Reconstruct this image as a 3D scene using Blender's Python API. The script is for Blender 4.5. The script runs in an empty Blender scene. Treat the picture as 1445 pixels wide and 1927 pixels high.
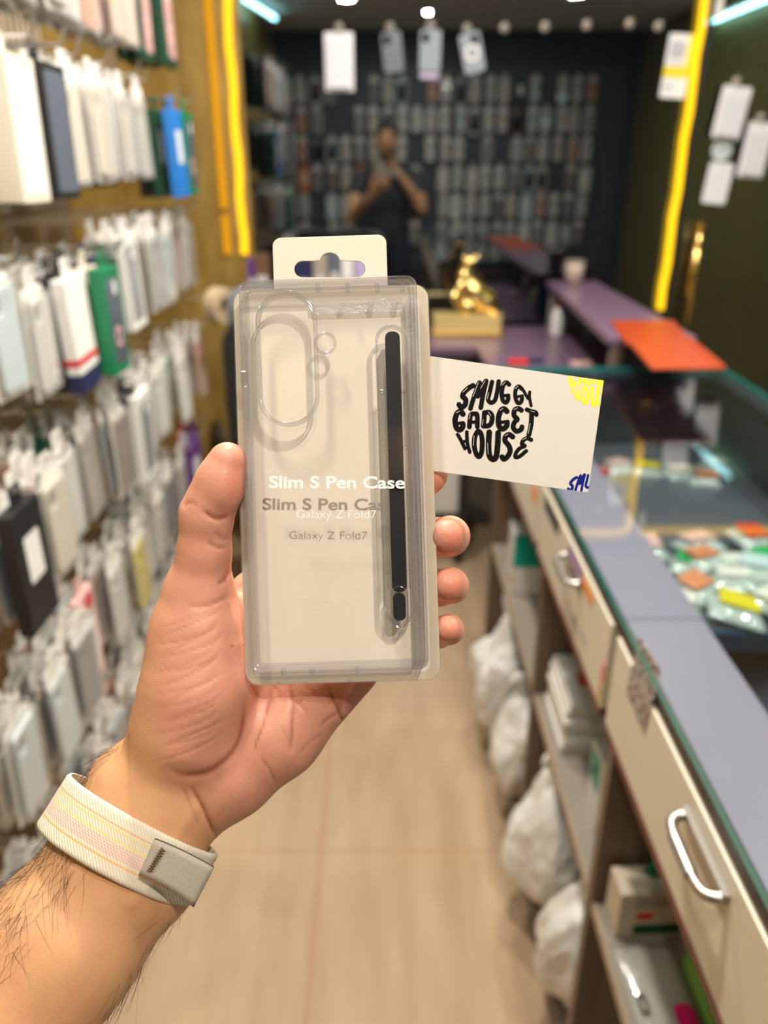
import bpy, bmesh, math, random
import numpy as np
from mathutils import Vector, Matrix

random.seed(7)
scene = bpy.context.scene
COL = scene.collection
PI = math.pi

# ------------------------------------------------------------------ camera
FPX, CX, CY = 1470.0, 722.5, 963.5
CAM = Vector((0.0, 0.0, 1.5))
PITCH = math.radians(24.5)
FWD = Vector((0, math.cos(PITCH), -math.sin(PITCH)))
UPV = Vector((0, math.sin(PITCH), math.cos(PITCH)))
RGT = Vector((1, 0, 0))
cam_data = bpy.data.cameras.new('camera')
cam_data.sensor_fit = 'VERTICAL'
cam_data.sensor_height = 24.0
cam_data.lens = FPX / 1927.0 * 24.0
cam_data.clip_start = 0.02
cam_data.dof.use_dof = True
cam_data.dof.focus_distance = 0.327
cam_data.dof.aperture_fstop = cam_data.lens / 4.6
cam = bpy.data.objects.new('camera', cam_data)
COL.objects.link(cam)
cam.location = CAM
cam.rotation_euler = (PI / 2 - PITCH, 0, 0)
scene.camera = cam

# ------------------------------------------------------------------ colour, world
scene.view_settings.view_transform = 'Standard'
scene.view_settings.look = 'None'
scene.view_settings.gamma = 1.0
scene.view_settings.use_curve_mapping = False
scene.view_settings.exposure = 0.0
world = bpy.data.worlds.new('night')
scene.world = world
world.use_nodes = True
world.node_tree.nodes['Background'].inputs[0].default_value = (0.012, 0.014, 0.02, 1)
world.node_tree.nodes['Background'].inputs[1].default_value = 1.0
cy = scene.cycles
cy.use_denoising = True
cy.max_bounces = 9
cy.diffuse_bounces = 4
cy.glossy_bounces = 4
cy.transmission_bounces = 4
cy.transparent_max_bounces = 20
cy.caustics_reflective = False
cy.caustics_refractive = False
cy.sample_clamp_indirect = 6.0
cy.blur_glossy = 0.5

# ------------------------------------------------------------------ ceiling lamps (the light each gives)
CEIL = 2.46
def downlight(x, y, power, r=0.05, col=(1.0, 0.93, 0.82)):
    l = bpy.data.lights.new('downlight_glow', 'AREA')
    l.shape = 'DISK'; l.size = 2 * r; l.energy = power; l.color = col
    o = bpy.data.objects.new('downlight_glow', l)
    COL.objects.link(o); o.location = (x, y, CEIL - 0.012)
    return o
LAMPS = [(0.32, -0.36, 16.5, 0.020), (0.33, 1.60, 15, 0.045), (-0.08, 1.0, 24, 0.045), (-0.1, 2.1, 20, 0.045),
         (1.15, 1.2, 20, 0.05), (1.25, 0.3, 9, 0.05), (-0.25, 0.16, 7, 0.05), (0.9, 2.45, 7, 0.045)]  # key and floor-glint lamps lead; the rest added to fill rack and counter
for lx, ly, lp, lr in LAMPS:
    downlight(lx, ly, lp, lr)

# ------------------------------------------------------------------ helpers: rays through photo pixels to places in the shop
def ray(px, py):
    a = (px - CX) / FPX; b = (py - CY) / FPX
    return FWD + RGT * a - UPV * b
def P(px, py, D):
    return CAM + ray(px, py) * D
def onX(px, py, x):
    r = ray(px, py); return CAM + r * (x / r.x)
def onY(px, py, y):
    r = ray(px, py); return CAM + r * (y / r.y)
def onZ(px, py, z):
    r = ray(px, py); return CAM + r * ((z - CAM.z) / r.z)

# ------------------------------------------------------------------ materials
def nodes_of(m):
    m.use_nodes = True
    return m.node_tree.nodes, m.node_tree.links
def setin(n, key, v):
    if key in n.inputs: n.inputs[key].default_value = v
def pbr(name, col, rough=0.5, metal=0.0, spec=0.5, vary=0.0, scale=8.0, bump=0.0, bscale=200.0, alpha=1.0, sss=0.0, coat=0.0):
    m = bpy.data.materials.new(name); N, L = nodes_of(m)
    b = N['Principled BSDF']
    c = (col[0], col[1], col[2], 1)
    b.inputs['Base Color'].default_value = c
    b.inputs['Roughness'].default_value = rough
    b.inputs['Metallic'].default_value = metal
    setin(b, 'Specular IOR Level', spec)
    setin(b, 'Coat Weight', coat)
    if alpha < 1: b.inputs['Alpha'].default_value = alpha
    if sss > 0:
        setin(b, 'Subsurface Weight', sss); setin(b, 'Subsurface Radius', (1.0, 0.4, 0.2)); setin(b, 'Subsurface Scale', 0.003)
    if vary > 0:
        tc = N.new('ShaderNodeTexCoord'); nz = N.new('ShaderNodeTexNoise'); nz.inputs['Scale'].default_value = scale
        nz.inputs['Detail'].default_value = 4
        mx = N.new('ShaderNodeMix'); mx.data_type = 'RGBA'
        mx.inputs[6].default_value = tuple(max(0, v * (1 - vary)) for v in col) + (1,)
        mx.inputs[7].default_value = tuple(min(1, v * (1 + vary)) for v in col) + (1,)
        L.new(tc.outputs['Object'], nz.inputs['Vector']); L.new(nz.outputs[0], mx.inputs[0]); L.new(mx.outputs[2], b.inputs['Base Color'])
    if bump > 0:
        tc = N.new('ShaderNodeTexCoord'); nz = N.new('ShaderNodeTexNoise'); nz.inputs['Scale'].default_value = bscale
        bp = N.new('ShaderNodeBump'); bp.inputs['Strength'].default_value = bump; bp.inputs['Distance'].default_value = 0.002
        L.new(tc.outputs['Object'], nz.inputs['Vector']); L.new(nz.outputs[0], bp.inputs['Height']); L.new(bp.outputs[0], b.inputs['Normal'])
    return m
def emis(name, col, strength):
    m = bpy.data.materials.new(name); N, L = nodes_of(m)
    N.remove(N['Principled BSDF'])
    e = N.new('ShaderNodeEmission'); e.inputs[0].default_value = (*col, 1); e.inputs[1].default_value = strength
    L.new(e.outputs[0], N['Material Output'].inputs[0])
    return m
def clear(name, tint=(0.97, 0.97, 0.98), ior=1.45, gloss_rough=0.03, haze=0.0, hazecol=(0.9, 0.9, 0.92), boost=0.0, bump=0.0, bscale=300.0, edge=None):
    """thin clear plastic or glass: lets light through, reflects by angle, with a little milky haze"""
    m = bpy.data.materials.new(name); N, L = nodes_of(m)
    N.remove(N['Principled BSDF'])
    t = N.new('ShaderNodeBsdfTransparent'); t.inputs[0].default_value = (*tint, 1)
    d = N.new('ShaderNodeBsdfDiffuse'); d.inputs[0].default_value = (*hazecol, 1)
    g = N.new('ShaderNodeBsdfGlossy'); g.inputs['Roughness'].default_value = gloss_rough
    fr = N.new('ShaderNodeLayerWeight'); fr.inputs[0].default_value = 0.5     # same reflection from both sides of a thin wall
    p5 = N.new('ShaderNodeMath'); p5.operation = 'POWER'; p5.inputs[1].default_value = 5.0; L.new(fr.outputs['Facing'], p5.inputs[0])
    if edge is not None:                              # thick plastic looks deeper where the view grazes its wall
        em = N.new('ShaderNodeMix'); em.data_type = 'RGBA'; em.inputs[6].default_value = (*tint, 1); em.inputs[7].default_value = (*edge, 1)
        p2 = N.new('ShaderNodeMath'); p2.operation = 'POWER'; p2.inputs[1].default_value = 1.6; L.new(fr.outputs['Facing'], p2.inputs[0])
        L.new(p2.outputs[0], em.inputs[0]); L.new(em.outputs[2], t.inputs[0])
    f0 = ((ior - 1) / (ior + 1)) ** 2
    m1 = N.new('ShaderNodeMixShader'); m1.inputs[0].default_value = haze
    L.new(t.outputs[0], m1.inputs[1]); L.new(d.outputs[0], m1.inputs[2])
    ad = N.new('ShaderNodeMath'); ad.operation = 'MULTIPLY_ADD'; ad.use_clamp = True; ad.inputs[1].default_value = 1 - f0 - boost; ad.inputs[2].default_value = f0 + boost
    L.new(p5.outputs[0], ad.inputs[0])
    m2 = N.new('ShaderNodeMixShader')
    L.new(ad.outputs[0], m2.inputs[0]); L.new(m1.outputs[0], m2.inputs[1]); L.new(g.outputs[0], m2.inputs[2])
    L.new(m2.outputs[0], N['Material Output'].inputs[0])
    if bump > 0:
        tc = N.new('ShaderNodeTexCoord'); nz = N.new('ShaderNodeTexNoise'); nz.inputs['Scale'].default_value = bscale
        bp = N.new('ShaderNodeBump'); bp.inputs['Strength'].default_value = bump; bp.inputs['Distance'].default_value = 0.001
        L.new(tc.outputs['Object'], nz.inputs['Vector']); L.new(nz.outputs[0], bp.inputs['Height'])
        L.new(bp.outputs[0], g.inputs['Normal']); L.new(bp.outputs[0], fr.inputs['Normal']); L.new(bp.outputs[0], d.inputs['Normal'])
    return m

M = {}
def M_(name, *a, **k):
    if name not in M: M[name] = pbr(name, *a, **k)
    return M[name]

# ------------------------------------------------------------------ helpers: meshes and objects
def link(o, parent=None):
    COL.objects.link(o)
    if parent is not None: o.parent = parent
    return o
def mesh_obj(name, bm, mat, parent=None, smooth=False, bevel=0.0, seg=2, mats=None):
    bmesh.ops.recalc_face_normals(bm, faces=bm.faces)
    me = bpy.data.meshes.new(name); bm.to_mesh(me); bm.free()
    for mm in (mats or [mat]): me.materials.append(mm)
    if smooth:
        me.polygons.foreach_set('use_smooth', [True] * len(me.polygons))
    o = bpy.data.objects.new(name, me); link(o, parent)
    if bevel > 0:
        b = o.modifiers.new('bevel', 'BEVEL'); b.width = bevel; b.segments = seg; b.limit_method = 'ANGLE'; b.angle_limit = 0.7
    return o
def empty(name, loc=(0, 0, 0), rot=(0, 0, 0)):
    o = bpy.data.objects.new(name, None); link(o); o.location = loc; o.rotation_euler = rot
    o.empty_display_size = 0.02
    return o
def tag(o, label, cat, group=None, kind=None):
    if label: o['label'] = label
    if cat: o['category'] = cat
    if group: o['group'] = group
    if kind: o['kind'] = kind
    return o
def struct(o, label=None):
    o['kind'] = 'structure'
    if label: o['label'] = label
    return o
def box(bm, lo, hi):
    x0, y0, z0 = lo; x1, y1, z1 = hi
    v = [bm.verts.new(p) for p in ((x0, y0, z0), (x1, y0, z0), (x1, y1, z0), (x0, y1, z0), (x0, y0, z1), (x1, y0, z1), (x1, y1, z1), (x0, y1, z1))]
    for f in ((0, 3, 2, 1), (4, 5, 6, 7), (0, 1, 5, 4), (1, 2, 6, 5), (2, 3, 7, 6), (3, 0, 4, 7)):
        bm.faces.new([v[i] for i in f])
    return v
def boxbm(lo, hi):
    bm = bmesh.new(); box(bm, lo, hi); return bm
def tube(bm, pts, r, n=10, caps=True, closed=False):
    pts = [Vector(p) for p in pts]; m = len(pts)
    rs = r if isinstance(r, (list, tuple)) else [r] * m
    rings = []; prev = None
    for i, p in enumerate(pts):
        if closed: t = pts[(i + 1) % m] - pts[i - 1]
        else: t = pts[min(i + 1, m - 1)] - pts[max(i - 1, 0)]
        t.normalize()
        if prev is None:
            ref = Vector((0, 0, 1)) if abs(t.z) < 0.9 else Vector((1, 0, 0))
            u = t.cross(ref).normalized()
        else:
            u = (prev - t * prev.dot(t)).normalized()
        prev = u; w = t.cross(u)
        rings.append([bm.verts.new(p + (u * math.cos(2 * PI * k / n) + w * math.sin(2 * PI * k / n)) * rs[i]) for k in range(n)])
    for i in range(m if closed else m - 1):
        A, B = rings[i], rings[(i + 1) % m]
        for k in range(n):
            bm.faces.new((A[k], A[(k + 1) % n], B[(k + 1) % n], B[k]))
    if caps and not closed:
        bm.faces.new(rings[0][::-1]); bm.faces.new(rings[-1])
def tubebm(pts, r, n=10, closed=False):
    bm = bmesh.new(); tube(bm, pts, r, n, closed=closed); return bm
def lathe(bm, prof, n=24, c=(0, 0, 0)):
    rings = []
    for r, z in prof:
        rings.append([bm.verts.new((c[0] + r * math.cos(2 * PI * k / n), c[1] + r * math.sin(2 * PI * k / n), c[2] + z)) for k in range(n)])
    for A, B in zip(rings, rings[1:]):
        for k in range(n): bm.faces.new((A[k], A[(k + 1) % n], B[(k + 1) % n], B[k]))
    bm.faces.new(rings[0][::-1]); bm.faces.new(rings[-1])
def area2(p):
    return sum(p[i][0] * p[(i + 1) % len(p)][1] - p[(i + 1) % len(p)][0] * p[i][1] for i in range(len(p)))
def plate(bm, outer, holes, z0, z1):
    """a flat plate with holes, thickness z0..z1"""
    loops = [outer if area2(outer) > 0 else outer[::-1]] + [h if area2(h) < 0 else h[::-1] for h in holes]
    tmp = bmesh.new(); es = []; idx = {}
    k = 0; flat = []
    for lp in loops:
        vs = []
        for p in lp:
            v = tmp.verts.new((p[0], p[1], 0)); idx[v] = k; k += 1; vs.append(v); flat.append(p)
        for i in range(len(vs)): es.append(tmp.edges.new((vs[i], vs[(i + 1) % len(vs)])))
    bmesh.ops.triangle_fill(tmp, use_beauty=True, use_dissolve=False, edges=es, normal=(0, 0, 1))
    tris = [[idx[v] for v in f.verts] for f in tmp.faces]
    tmp.free()
    T = [bm.verts.new((p[0], p[1], z1)) for p in flat]; B = [bm.verts.new((p[0], p[1], z0)) for p in flat]
    for t in tris:
        a, b, c = (flat[i] for i in t)
        if (b[0] - a[0]) * (c[1] - a[1]) - (c[0] - a[0]) * (b[1] - a[1]) < 0: t = t[::-1]
        bm.faces.new([T[i] for i in t]); bm.faces.new([B[i] for i in t[::-1]])
    k = 0
    for lp in loops:
        n = len(lp)
        for i in range(n):
            a, b = k + i, k + (i + 1) % n
            bm.faces.new((T[b], T[a], B[a], B[b]))
        k += n
def platebm(outer, holes, z0, z1):
    bm = bmesh.new(); plate(bm, outer, holes, z0, z1); return bm
def rrect(w, h, r, n=6, c=(0, 0)):
    pts = []
    for (sx, sy, a0) in ((1, 1, 0), (-1, 1, 90), (-1, -1, 180), (1, -1, 270)):
        for i in range(n + 1):
            a = math.radians(a0 + 90 * i / n)
            pts.append((c[0] + sx * (w / 2 - r) + r * math.cos(a), c[1] + sy * (h / 2 - r) + r * math.sin(a)))
    return pts
def circle(r, n=24, c=(0, 0)):
    return [(c[0] + r * math.cos(2 * PI * i / n), c[1] + r * math.sin(2 * PI * i / n)) for i in range(n)]
def catmull(p, n=6, closed=False):
    p = [Vector(q) for q in p]; out = []; m = len(p)
    for i in range(m if closed else m - 1):
        if closed: a, b, c, d = p[i - 1], p[i], p[(i + 1) % m], p[(i + 2) % m]
        else: a, b, c, d = p[max(i - 1, 0)], p[i], p[i + 1], p[min(i + 2, m - 1)]
        for j in range(n):
            t = j / n
            out.append(0.5 * ((2 * b) + (c - a) * t + (2 * a - 5 * b + 4 * c - d) * t * t + (3 * b - a - 3 * c + d) * t ** 3))
    if not closed: out.append(p[-1])
    return out
def text_mesh(name, body, size, mat, parent, weight=0.0, spacing=1.0, depth=0.0001):
    cu = bpy.data.curves.new(name + '_c', 'FONT'); cu.body = body; cu.size = size; cu.offset = weight
    cu.space_character = spacing; cu.extrude = depth; cu.resolution_u = 6
    t = bpy.data.objects.new(name + '_t', cu); COL.objects.link(t)
    dg = bpy.context.evaluated_depsgraph_get()
    me = bpy.data.meshes.new_from_object(t.evaluated_get(dg)); me.name = name
    bpy.data.objects.remove(t); bpy.data.curves.remove(cu)
    me.materials.clear(); me.materials.append(mat)
    o = bpy.data.objects.new(name, me); link(o, parent)
    return o
def copy_tree(o, parent=None):
    c = o.copy(); COL.objects.link(c)
    if parent is not None: c.parent = parent
    for ch in o.children: copy_tree(ch, c)
    return c

# ------------------------------------------------------------------ helpers: organic surfaces (rounded bones blended into one skin)
class Blob:
    def __init__(self, lo, hi, h):
        self.lo = np.array(lo, np.float32); self.h = h
        self.n = tuple(int(math.ceil((b - a) / h)) + 1 for a, b in zip(lo, hi))
        self.v = np.full(self.n, 1.0, np.float32)
    def sub(self, lo, hi):
        i0 = [max(0, int((l - o) / self.h)) for l, o in zip(lo, self.lo)]
        i1 = [min(n, int((l - o) / self.h) + 2) for l, o, n in zip(hi, self.lo, self.n)]
        if any(a >= b for a, b in zip(i0, i1)): return None, None
        sl = tuple(slice(a, b) for a, b in zip(i0, i1))
        g = np.meshgrid(*[(self.lo[k] + self.h * np.arange(i0[k], i1[k])).astype(np.float32) for k in range(3)], indexing='ij', sparse=True)
        return sl, g
    @staticmethod
    def smin(a, b, k):
        if k <= 0: return np.minimum(a, b)
        t = np.clip(0.5 + 0.5 * (b - a) / k, 0, 1)
        return b + (a - b) * t - k * t * (1 - t)
    def add(self, d, sl, k): self.v[sl] = self.smin(self.v[sl], d, k)
    def cone(self, a, ra, b, rb, k=0.004, vol=None):
        a = np.array(a, np.float32); b = np.array(b, np.float32)
        m = max(ra, rb) + k + 3 * self.h
        sl, g = self.sub(np.minimum(a, b) - m, np.maximum(a, b) + m)
        if sl is None: return
        ba = b - a; l2 = float((ba * ba).sum()) + 1e-12
        t = np.clip(((g[0] - a[0]) * ba[0] + (g[1] - a[1]) * ba[1] + (g[2] - a[2]) * ba[2]) / l2, 0, 1)
        d = np.sqrt((g[0] - a[0] - t * ba[0]) ** 2 + (g[1] - a[1] - t * ba[1]) ** 2 + (g[2] - a[2] - t * ba[2]) ** 2) - (ra + (rb - ra) * t)
        if vol is None: self.add(d, sl, k)
        else: vol[sl] = self.smin(vol[sl], d, k)
    def chain(self, pts, k=0.004, vol=None):
        for (a, ra), (b, rb) in zip(pts, pts[1:]): self.cone(a, ra, b, rb, k, vol)
    def ell(self, c, r, k=0.004):
        c = np.array(c, np.float32); r = np.array(r, np.float32)
        sl, g = self.sub(c - r - k - 3 * self.h, c + r + k + 3 * self.h)
        if sl is None: return
        q = [(g[i] - c[i]) / r[i] for i in range(3)]
        k0 = np.sqrt(q[0] ** 2 + q[1] ** 2 + q[2] ** 2); k1 = np.sqrt((q[0] / r[0]) ** 2 + (q[1] / r[1]) ** 2 + (q[2] / r[2]) ** 2) + 1e-9
        self.add(k0 * (k0 - 1) / k1, sl, k)
    def mesh(self, smooth=4):
        v = self.v; s = v < 0; n = self.n
        off = [(i, j, k) for i in (0, 1) for j in (0, 1) for k in (0, 1)]
        sl = lambda o: tuple(slice(o[a], n[a] - 1 + o[a]) for a in range(3))
        cnt = sum(s[sl(o)].astype(np.int8) for o in off)
        mixed = (cnt > 0) & (cnt < 8)
        cells = np.argwhere(mixed); idx = np.full(mixed.shape, -1, np.int64); idx[mixed] = np.arange(len(cells))
        acc = np.zeros((len(cells), 3), np.float32); c = np.zeros(len(cells), np.float32)
        for o in off:
            for ax in range(3):
                if o[ax]: continue
                p = list(o); p[ax] = 1
                va = v[tuple((cells + np.array(o)).T)]; vb = v[tuple((cells + np.array(p)).T)]
                cr = (va < 0) != (vb < 0)
                t = np.where(cr, va / np.where(cr, va - vb, 1), 0)
                pos = np.tile(np.array(o, np.float32), (len(cells), 1)); pos[:, ax] += t
                acc[cr] += pos[cr]; c[cr] += 1
        V = (cells + acc / c[:, None]) * self.h + self.lo
        F = []
        for ax in range(3):
            b1, b2 = (ax + 1) % 3, (ax + 2) % 3
            a0 = [slice(None)] * 3; a1 = [slice(None)] * 3; a0[ax] = slice(0, n[ax] - 1); a1[ax] = slice(1, n[ax])
            s0 = s[tuple(a0)]; s1 = s[tuple(a1)]
            e = np.argwhere(s0 != s1)
            e = e[(e[:, b1] > 0) & (e[:, b2] > 0) & (e[:, b1] < n[b1] - 1) & (e[:, b2] < n[b2] - 1)]
            ins = s0[tuple(e.T)]
            q = []
            for d1, d2 in ((-1, -1), (0, -1), (0, 0), (-1, 0)):
                cc = e.copy(); cc[:, b1] += d1; cc[:, b2] += d2; q.append(idx[tuple(cc.T)])
            q = np.stack(q, 1); q[~ins] = q[~ins][:, ::-1]
            F.append(q)
        F = np.concatenate(F); F = F[(F >= 0).all(1)]
        ed = np.concatenate([F[:, [0, 1]], F[:, [1, 2]], F[:, [2, 3]], F[:, [3, 0]]])
        for it in range(smooth):
            s_ = np.zeros_like(V); k_ = np.zeros(len(V))
            for i in range(3):
                s_[:, i] = np.bincount(ed[:, 0], V[ed[:, 1], i], len(V)) + np.bincount(ed[:, 1], V[ed[:, 0], i], len(V))
            k_ = np.bincount(ed[:, 0], minlength=len(V)) + np.bincount(ed[:, 1], minlength=len(V))
            lam = 0.5 if it % 2 == 0 else -0.52
            V = V + lam * (s_ / np.maximum(k_, 1)[:, None] - V)
        return V.astype(np.float64), F
def normals_of(V, F):
    fn = np.cross(V[F[:, 2]] - V[F[:, 0]], V[F[:, 3]] - V[F[:, 1]])
    N = np.zeros_like(V)
    for k in range(4):
        for i in range(3): N[:, i] += np.bincount(F[:, k], fn[:, i], len(V))
    return N / (np.linalg.norm(N, axis=1)[:, None] + 1e-12)
def np_obj(name, V, F, mat, parent=None, attr=None):
    me = bpy.data.meshes.new(name)
    me.vertices.add(len(V)); me.vertices.foreach_set('co', np.asarray(V, np.float32).ravel())
    me.loops.add(F.size); me.loops.foreach_set('vertex_index', F.astype(np.int32).ravel())
    me.polygons.add(len(F)); me.polygons.foreach_set('loop_start', np.arange(0, F.size, 4, dtype=np.int32))
    me.polygons.foreach_set('use_smooth', np.ones(len(F), bool))
    me.update(calc_edges=True); me.validate()
    me.materials.append(mat)
    if attr is not None:
        a = me.color_attributes.new('tone', 'FLOAT_COLOR', 'POINT')
        a.data.foreach_set('color', np.asarray(attr, np.float32).ravel())
    o = bpy.data.objects.new(name, me); link(o, parent)
    return o

# =================================================================== THE SHOP: floor, walls, glass front
XL, XR, YB, YG = -0.95, 2.2, -1.35, 3.15       # left wall, right wall, wall behind, glass front

def floor_mat():
    m = bpy.data.materials.new('floor_tile'); N, L = nodes_of(m); b = N['Principled BSDF']
    tc = N.new('ShaderNodeTexCoord'); mp = N.new('ShaderNodeMapping'); mp.inputs['Scale'].default_value = (7, 1.2, 1)
    nz = N.new('ShaderNodeTexNoise'); nz.inputs['Scale'].default_value = 2.2; nz.inputs['Detail'].default_value = 6
    L.new(tc.outputs['Object'], mp.inputs[0]); L.new(mp.outputs[0], nz.inputs['Vector'])
    cr = N.new('ShaderNodeValToRGB'); cr.color_ramp.elements[0].position = 0.3; cr.color_ramp.elements[1].position = 0.72
    cr.color_ramp.elements[0].color = (0.42, 0.295, 0.188, 1); cr.color_ramp.elements[1].color = (0.525, 0.385, 0.258, 1)
    L.new(nz.outputs[0], cr.inputs[0])
    sp = N.new('ShaderNodeSeparateXYZ'); L.new(tc.outputs['Object'], sp.inputs[0])
    def joint(out, off, step, wid):
        a = N.new('ShaderNodeMath'); a.operation = 'SUBTRACT'; a.inputs[1].default_value = off - 50 * step; L.new(out, a.inputs[0])
        d = N.new('ShaderNodeMath'); d.operation = 'MODULO'; d.inputs[1].default_value = step; L.new(a.outputs[0], d.inputs[0])
        c = N.new('ShaderNodeMath'); c.operation = 'LESS_THAN'; c.inputs[1].default_value = wid; L.new(d.outputs[0], c.inputs[0])
        return c
    j1 = joint(sp.outputs[0], -0.155, 0.6, 0.012); j2 = joint(sp.outputs[1], 1.35, 0.59, 0.006)
    mxx = N.new('ShaderNodeMath'); mxx.operation = 'MAXIMUM'; L.new(j1.outputs[0], mxx.inputs[0]); L.new(j2.outputs[0], mxx.inputs[1])
    mx = N.new('ShaderNodeMix'); mx.data_type = 'RGBA'; mx.inputs[7].default_value = (0.42, 0.26, 0.16, 1)
    f = N.new('ShaderNodeMath'); f.operation = 'MULTIPLY'; f.inputs[1].default_value = 0.75; L.new(mxx.outputs[0], f.inputs[0])
    L.new(f.outputs[0], mx.inputs[0]); L.new(cr.outputs[0], mx.inputs[6]); L.new(mx.outputs[2], b.inputs['Base Color'])
    b.inputs['Roughness'].default_value = 0.10
    setin(b, 'Specular IOR Level', 0.5)
    return m
def gold_mat(name, c0, c1, rough=0.35):
    m = bpy.data.materials.new(name); N, L = nodes_of(m); b = N['Principled BSDF']
    tc = N.new('ShaderNodeTexCoord'); mp = N.new('ShaderNodeMapping'); mp.inputs['Scale'].default_value = (9, 9, 2)
    nz = N.new('ShaderNodeTexNoise'); nz.inputs['Scale'].default_value = 3; nz.inputs['Detail'].default_value = 5
    L.new(tc.outputs['Object'], mp.inputs[0]); L.new(mp.outputs[0], nz.inputs['Vector'])
    cr = N.new('ShaderNodeValToRGB'); cr.color_ramp.elements[0].position = 0.35; cr.color_ramp.elements[1].position = 0.65
    cr.color_ramp.elements[0].color = (*c0, 1); cr.color_ramp.elements[1].color = (*c1, 1)
    L.new(nz.outputs[0], cr.inputs[0]); L.new(cr.outputs[0], b.inputs['Base Color'])
    b.inputs['Roughness'].default_value = rough; b.inputs['Metallic'].default_value = 0.25
    return m
m_floor = floor_mat()
m_gold = gold_mat('gold_laminate', (0.33, 0.21, 0.05), (0.46, 0.31, 0.09))
m_ceil = pbr('ceiling_paint', (0.75, 0.73, 0.70), 0.8)
m_dark = pbr('dark_wall', (0.05, 0.05, 0.055), 0.6, vary=0.3)
m_olive = gold_mat('olive_laminate', (0.16, 0.14, 0.03), (0.22, 0.19, 0.05), 0.5)

struct(mesh_obj('floor', boxbm((XL, YB, -0.05), (XR, YG + 0.05, 0)), m_floor))
struct(mesh_obj('ceiling', boxbm((XL, YB, CEIL), (XR, YG + 0.05, CEIL + 0.05)), m_ceil))
struct(mesh_obj('wall_left', boxbm((XL - 0.06, YB, 0), (XL, YG + 0.05, CEIL)), m_gold))
struct(mesh_obj('wall_right', boxbm((XR, YB, 0), (XR + 0.06, YG + 0.05, CEIL)), m_olive))
struct(mesh_obj('wall_back', boxbm((XL, YB - 0.06, 0), (XR, YB, CEIL)), m_dark))
struct(mesh_obj('wall_front', boxbm((XL, YG - 0.015, 0), (-0.50, YG + 0.05, CEIL)), m_gold), 'gold laminate strip of wall between the case rack and the dark glass')

# dark shop glass at night: tinted, and it mirrors the lit shop
def dark_glass(name, tint, refl):
    m = bpy.data.materials.new(name); N, L = nodes_of(m); N.remove(N['Principled BSDF'])
    t = N.new('ShaderNodeBsdfTransparent'); t.inputs[0].default_value = (*tint, 1)
    g = N.new('ShaderNodeBsdfGlossy'); g.inputs['Roughness'].default_value = 0.0; g.inputs[0].default_value = (0.92, 0.97, 1.0, 1)
    fr = N.new('ShaderNodeLayerWeight'); fr.inputs[0].default_value = 0.5
    p5 = N.new('ShaderNodeMath'); p5.operation = 'POWER'; p5.inputs[1].default_value = 5.0; L.new(fr.outputs['Facing'], p5.inputs[0])
    ad = N.new('ShaderNodeMath'); ad.operation = 'MULTIPLY_ADD'; ad.use_clamp = True; ad.inputs[1].default_value = 1 - refl; ad.inputs[2].default_value = refl
    L.new(p5.outputs[0], ad.inputs[0])
    mx = N.new('ShaderNodeMixShader'); L.new(ad.outputs[0], mx.inputs[0]); L.new(t.outputs[0], mx.inputs[1]); L.new(g.outputs[0], mx.inputs[2])
    L.new(mx.outputs[0], N['Material Output'].inputs[0]); return m
m_glassdark = dark_glass('night_glass', (0.45, 0.5, 0.52), 0.20)
m_steel = pbr('brushed_steel', (0.46, 0.44, 0.42), 0.36, 1.0)
m_frame = pbr('black_frame', (0.02, 0.02, 0.022), 0.35)
GX = 1.12
w1 = struct(mesh_obj('window_1', boxbm((-0.50, YG, 0.0), (GX, YG + 0.012, CEIL)), m_glassdark), 'dark glass shop front that mirrors the racks')
d1 = struct(mesh_obj('door_1', boxbm((GX + 0.006, YG, 0.0), (XR, YG + 0.012, CEIL)), m_glassdark), 'dark glass shop door with gold bar handle')
bm = boxbm((GX - 0.006, YG - 0.004, 0), (GX + 0.012, YG + 0.018, CEIL)); mesh_obj('door_frame', bm, m_frame, d1)
struct(mesh_obj('trim_1', boxbm((-0.50, YG - 0.06, 2.12), (XR, YG - 0.001, CEIL)), pbr('dark_bulkhead', (0.055, 0.045, 0.03), 0.4)), 'dark bulkhead above the glass front')

# gold door handle
m_brass = pbr('polished_brass', (0.83, 0.60, 0.22), 0.16, 1.0)
top = onY(1322, 418, YG - 0.05); bot = onY(1288, 612, YG - 0.05)
hx = (top.x + bot.x) / 2
bm = bmesh.new(); tube(bm, [(hx, YG - 0.05, bot.z), (hx, YG - 0.05, top.z)], 0.014, 16)
for zz in (bot.z + 0.05, top.z - 0.05): tube(bm, [(hx, YG - 0.05, zz), (hx, YG, zz)], 0.008, 10)
hd = mesh_obj('door_handle', bm, m_brass, d1, True); hd['label'] = 'gold bar handle'

# ------------------------------------------------------------------- yellow light strips
m_led = emis('yellow_led', (1.0, 0.55, 0.012), 1.95)
m_led_reflection = emis('amber_led_reflection', (1.0, 0.42, 0.008), 0.95)
xl = onY(460, 478, YG - 0.02).x; xr = onY(1300, 180, YG - 0.02).x
zl = onY(460, 478, YG - 0.02).z
pts = [(xl, YG - 0.022, zl)] + [(xl + 0.0035 * math.sin(i * 1.7), YG - 0.022, zl + (1.985 - zl) * i / 12) for i in range(1, 13)]
pts += [(xl + 0.02, YG - 0.022, 2.012), (xl + 0.06, YG - 0.022, 2.022)] + [(xl + 0.06 + (xr - xl - 0.12) * i / 8, YG - 0.022, 2.022) for i in range(1, 9)]
pts += [(xr - 0.03, YG - 0.022, 2.018), (xr - .008, YG - 0.022, 2.008), (xr, YG - 0.022, 1.99)] + [(xr + 0.003 * math.sin(i * 2.1), YG - 0.022, 1.99 - 1.04 * i / 12) for i in range(1, 13)]
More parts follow.
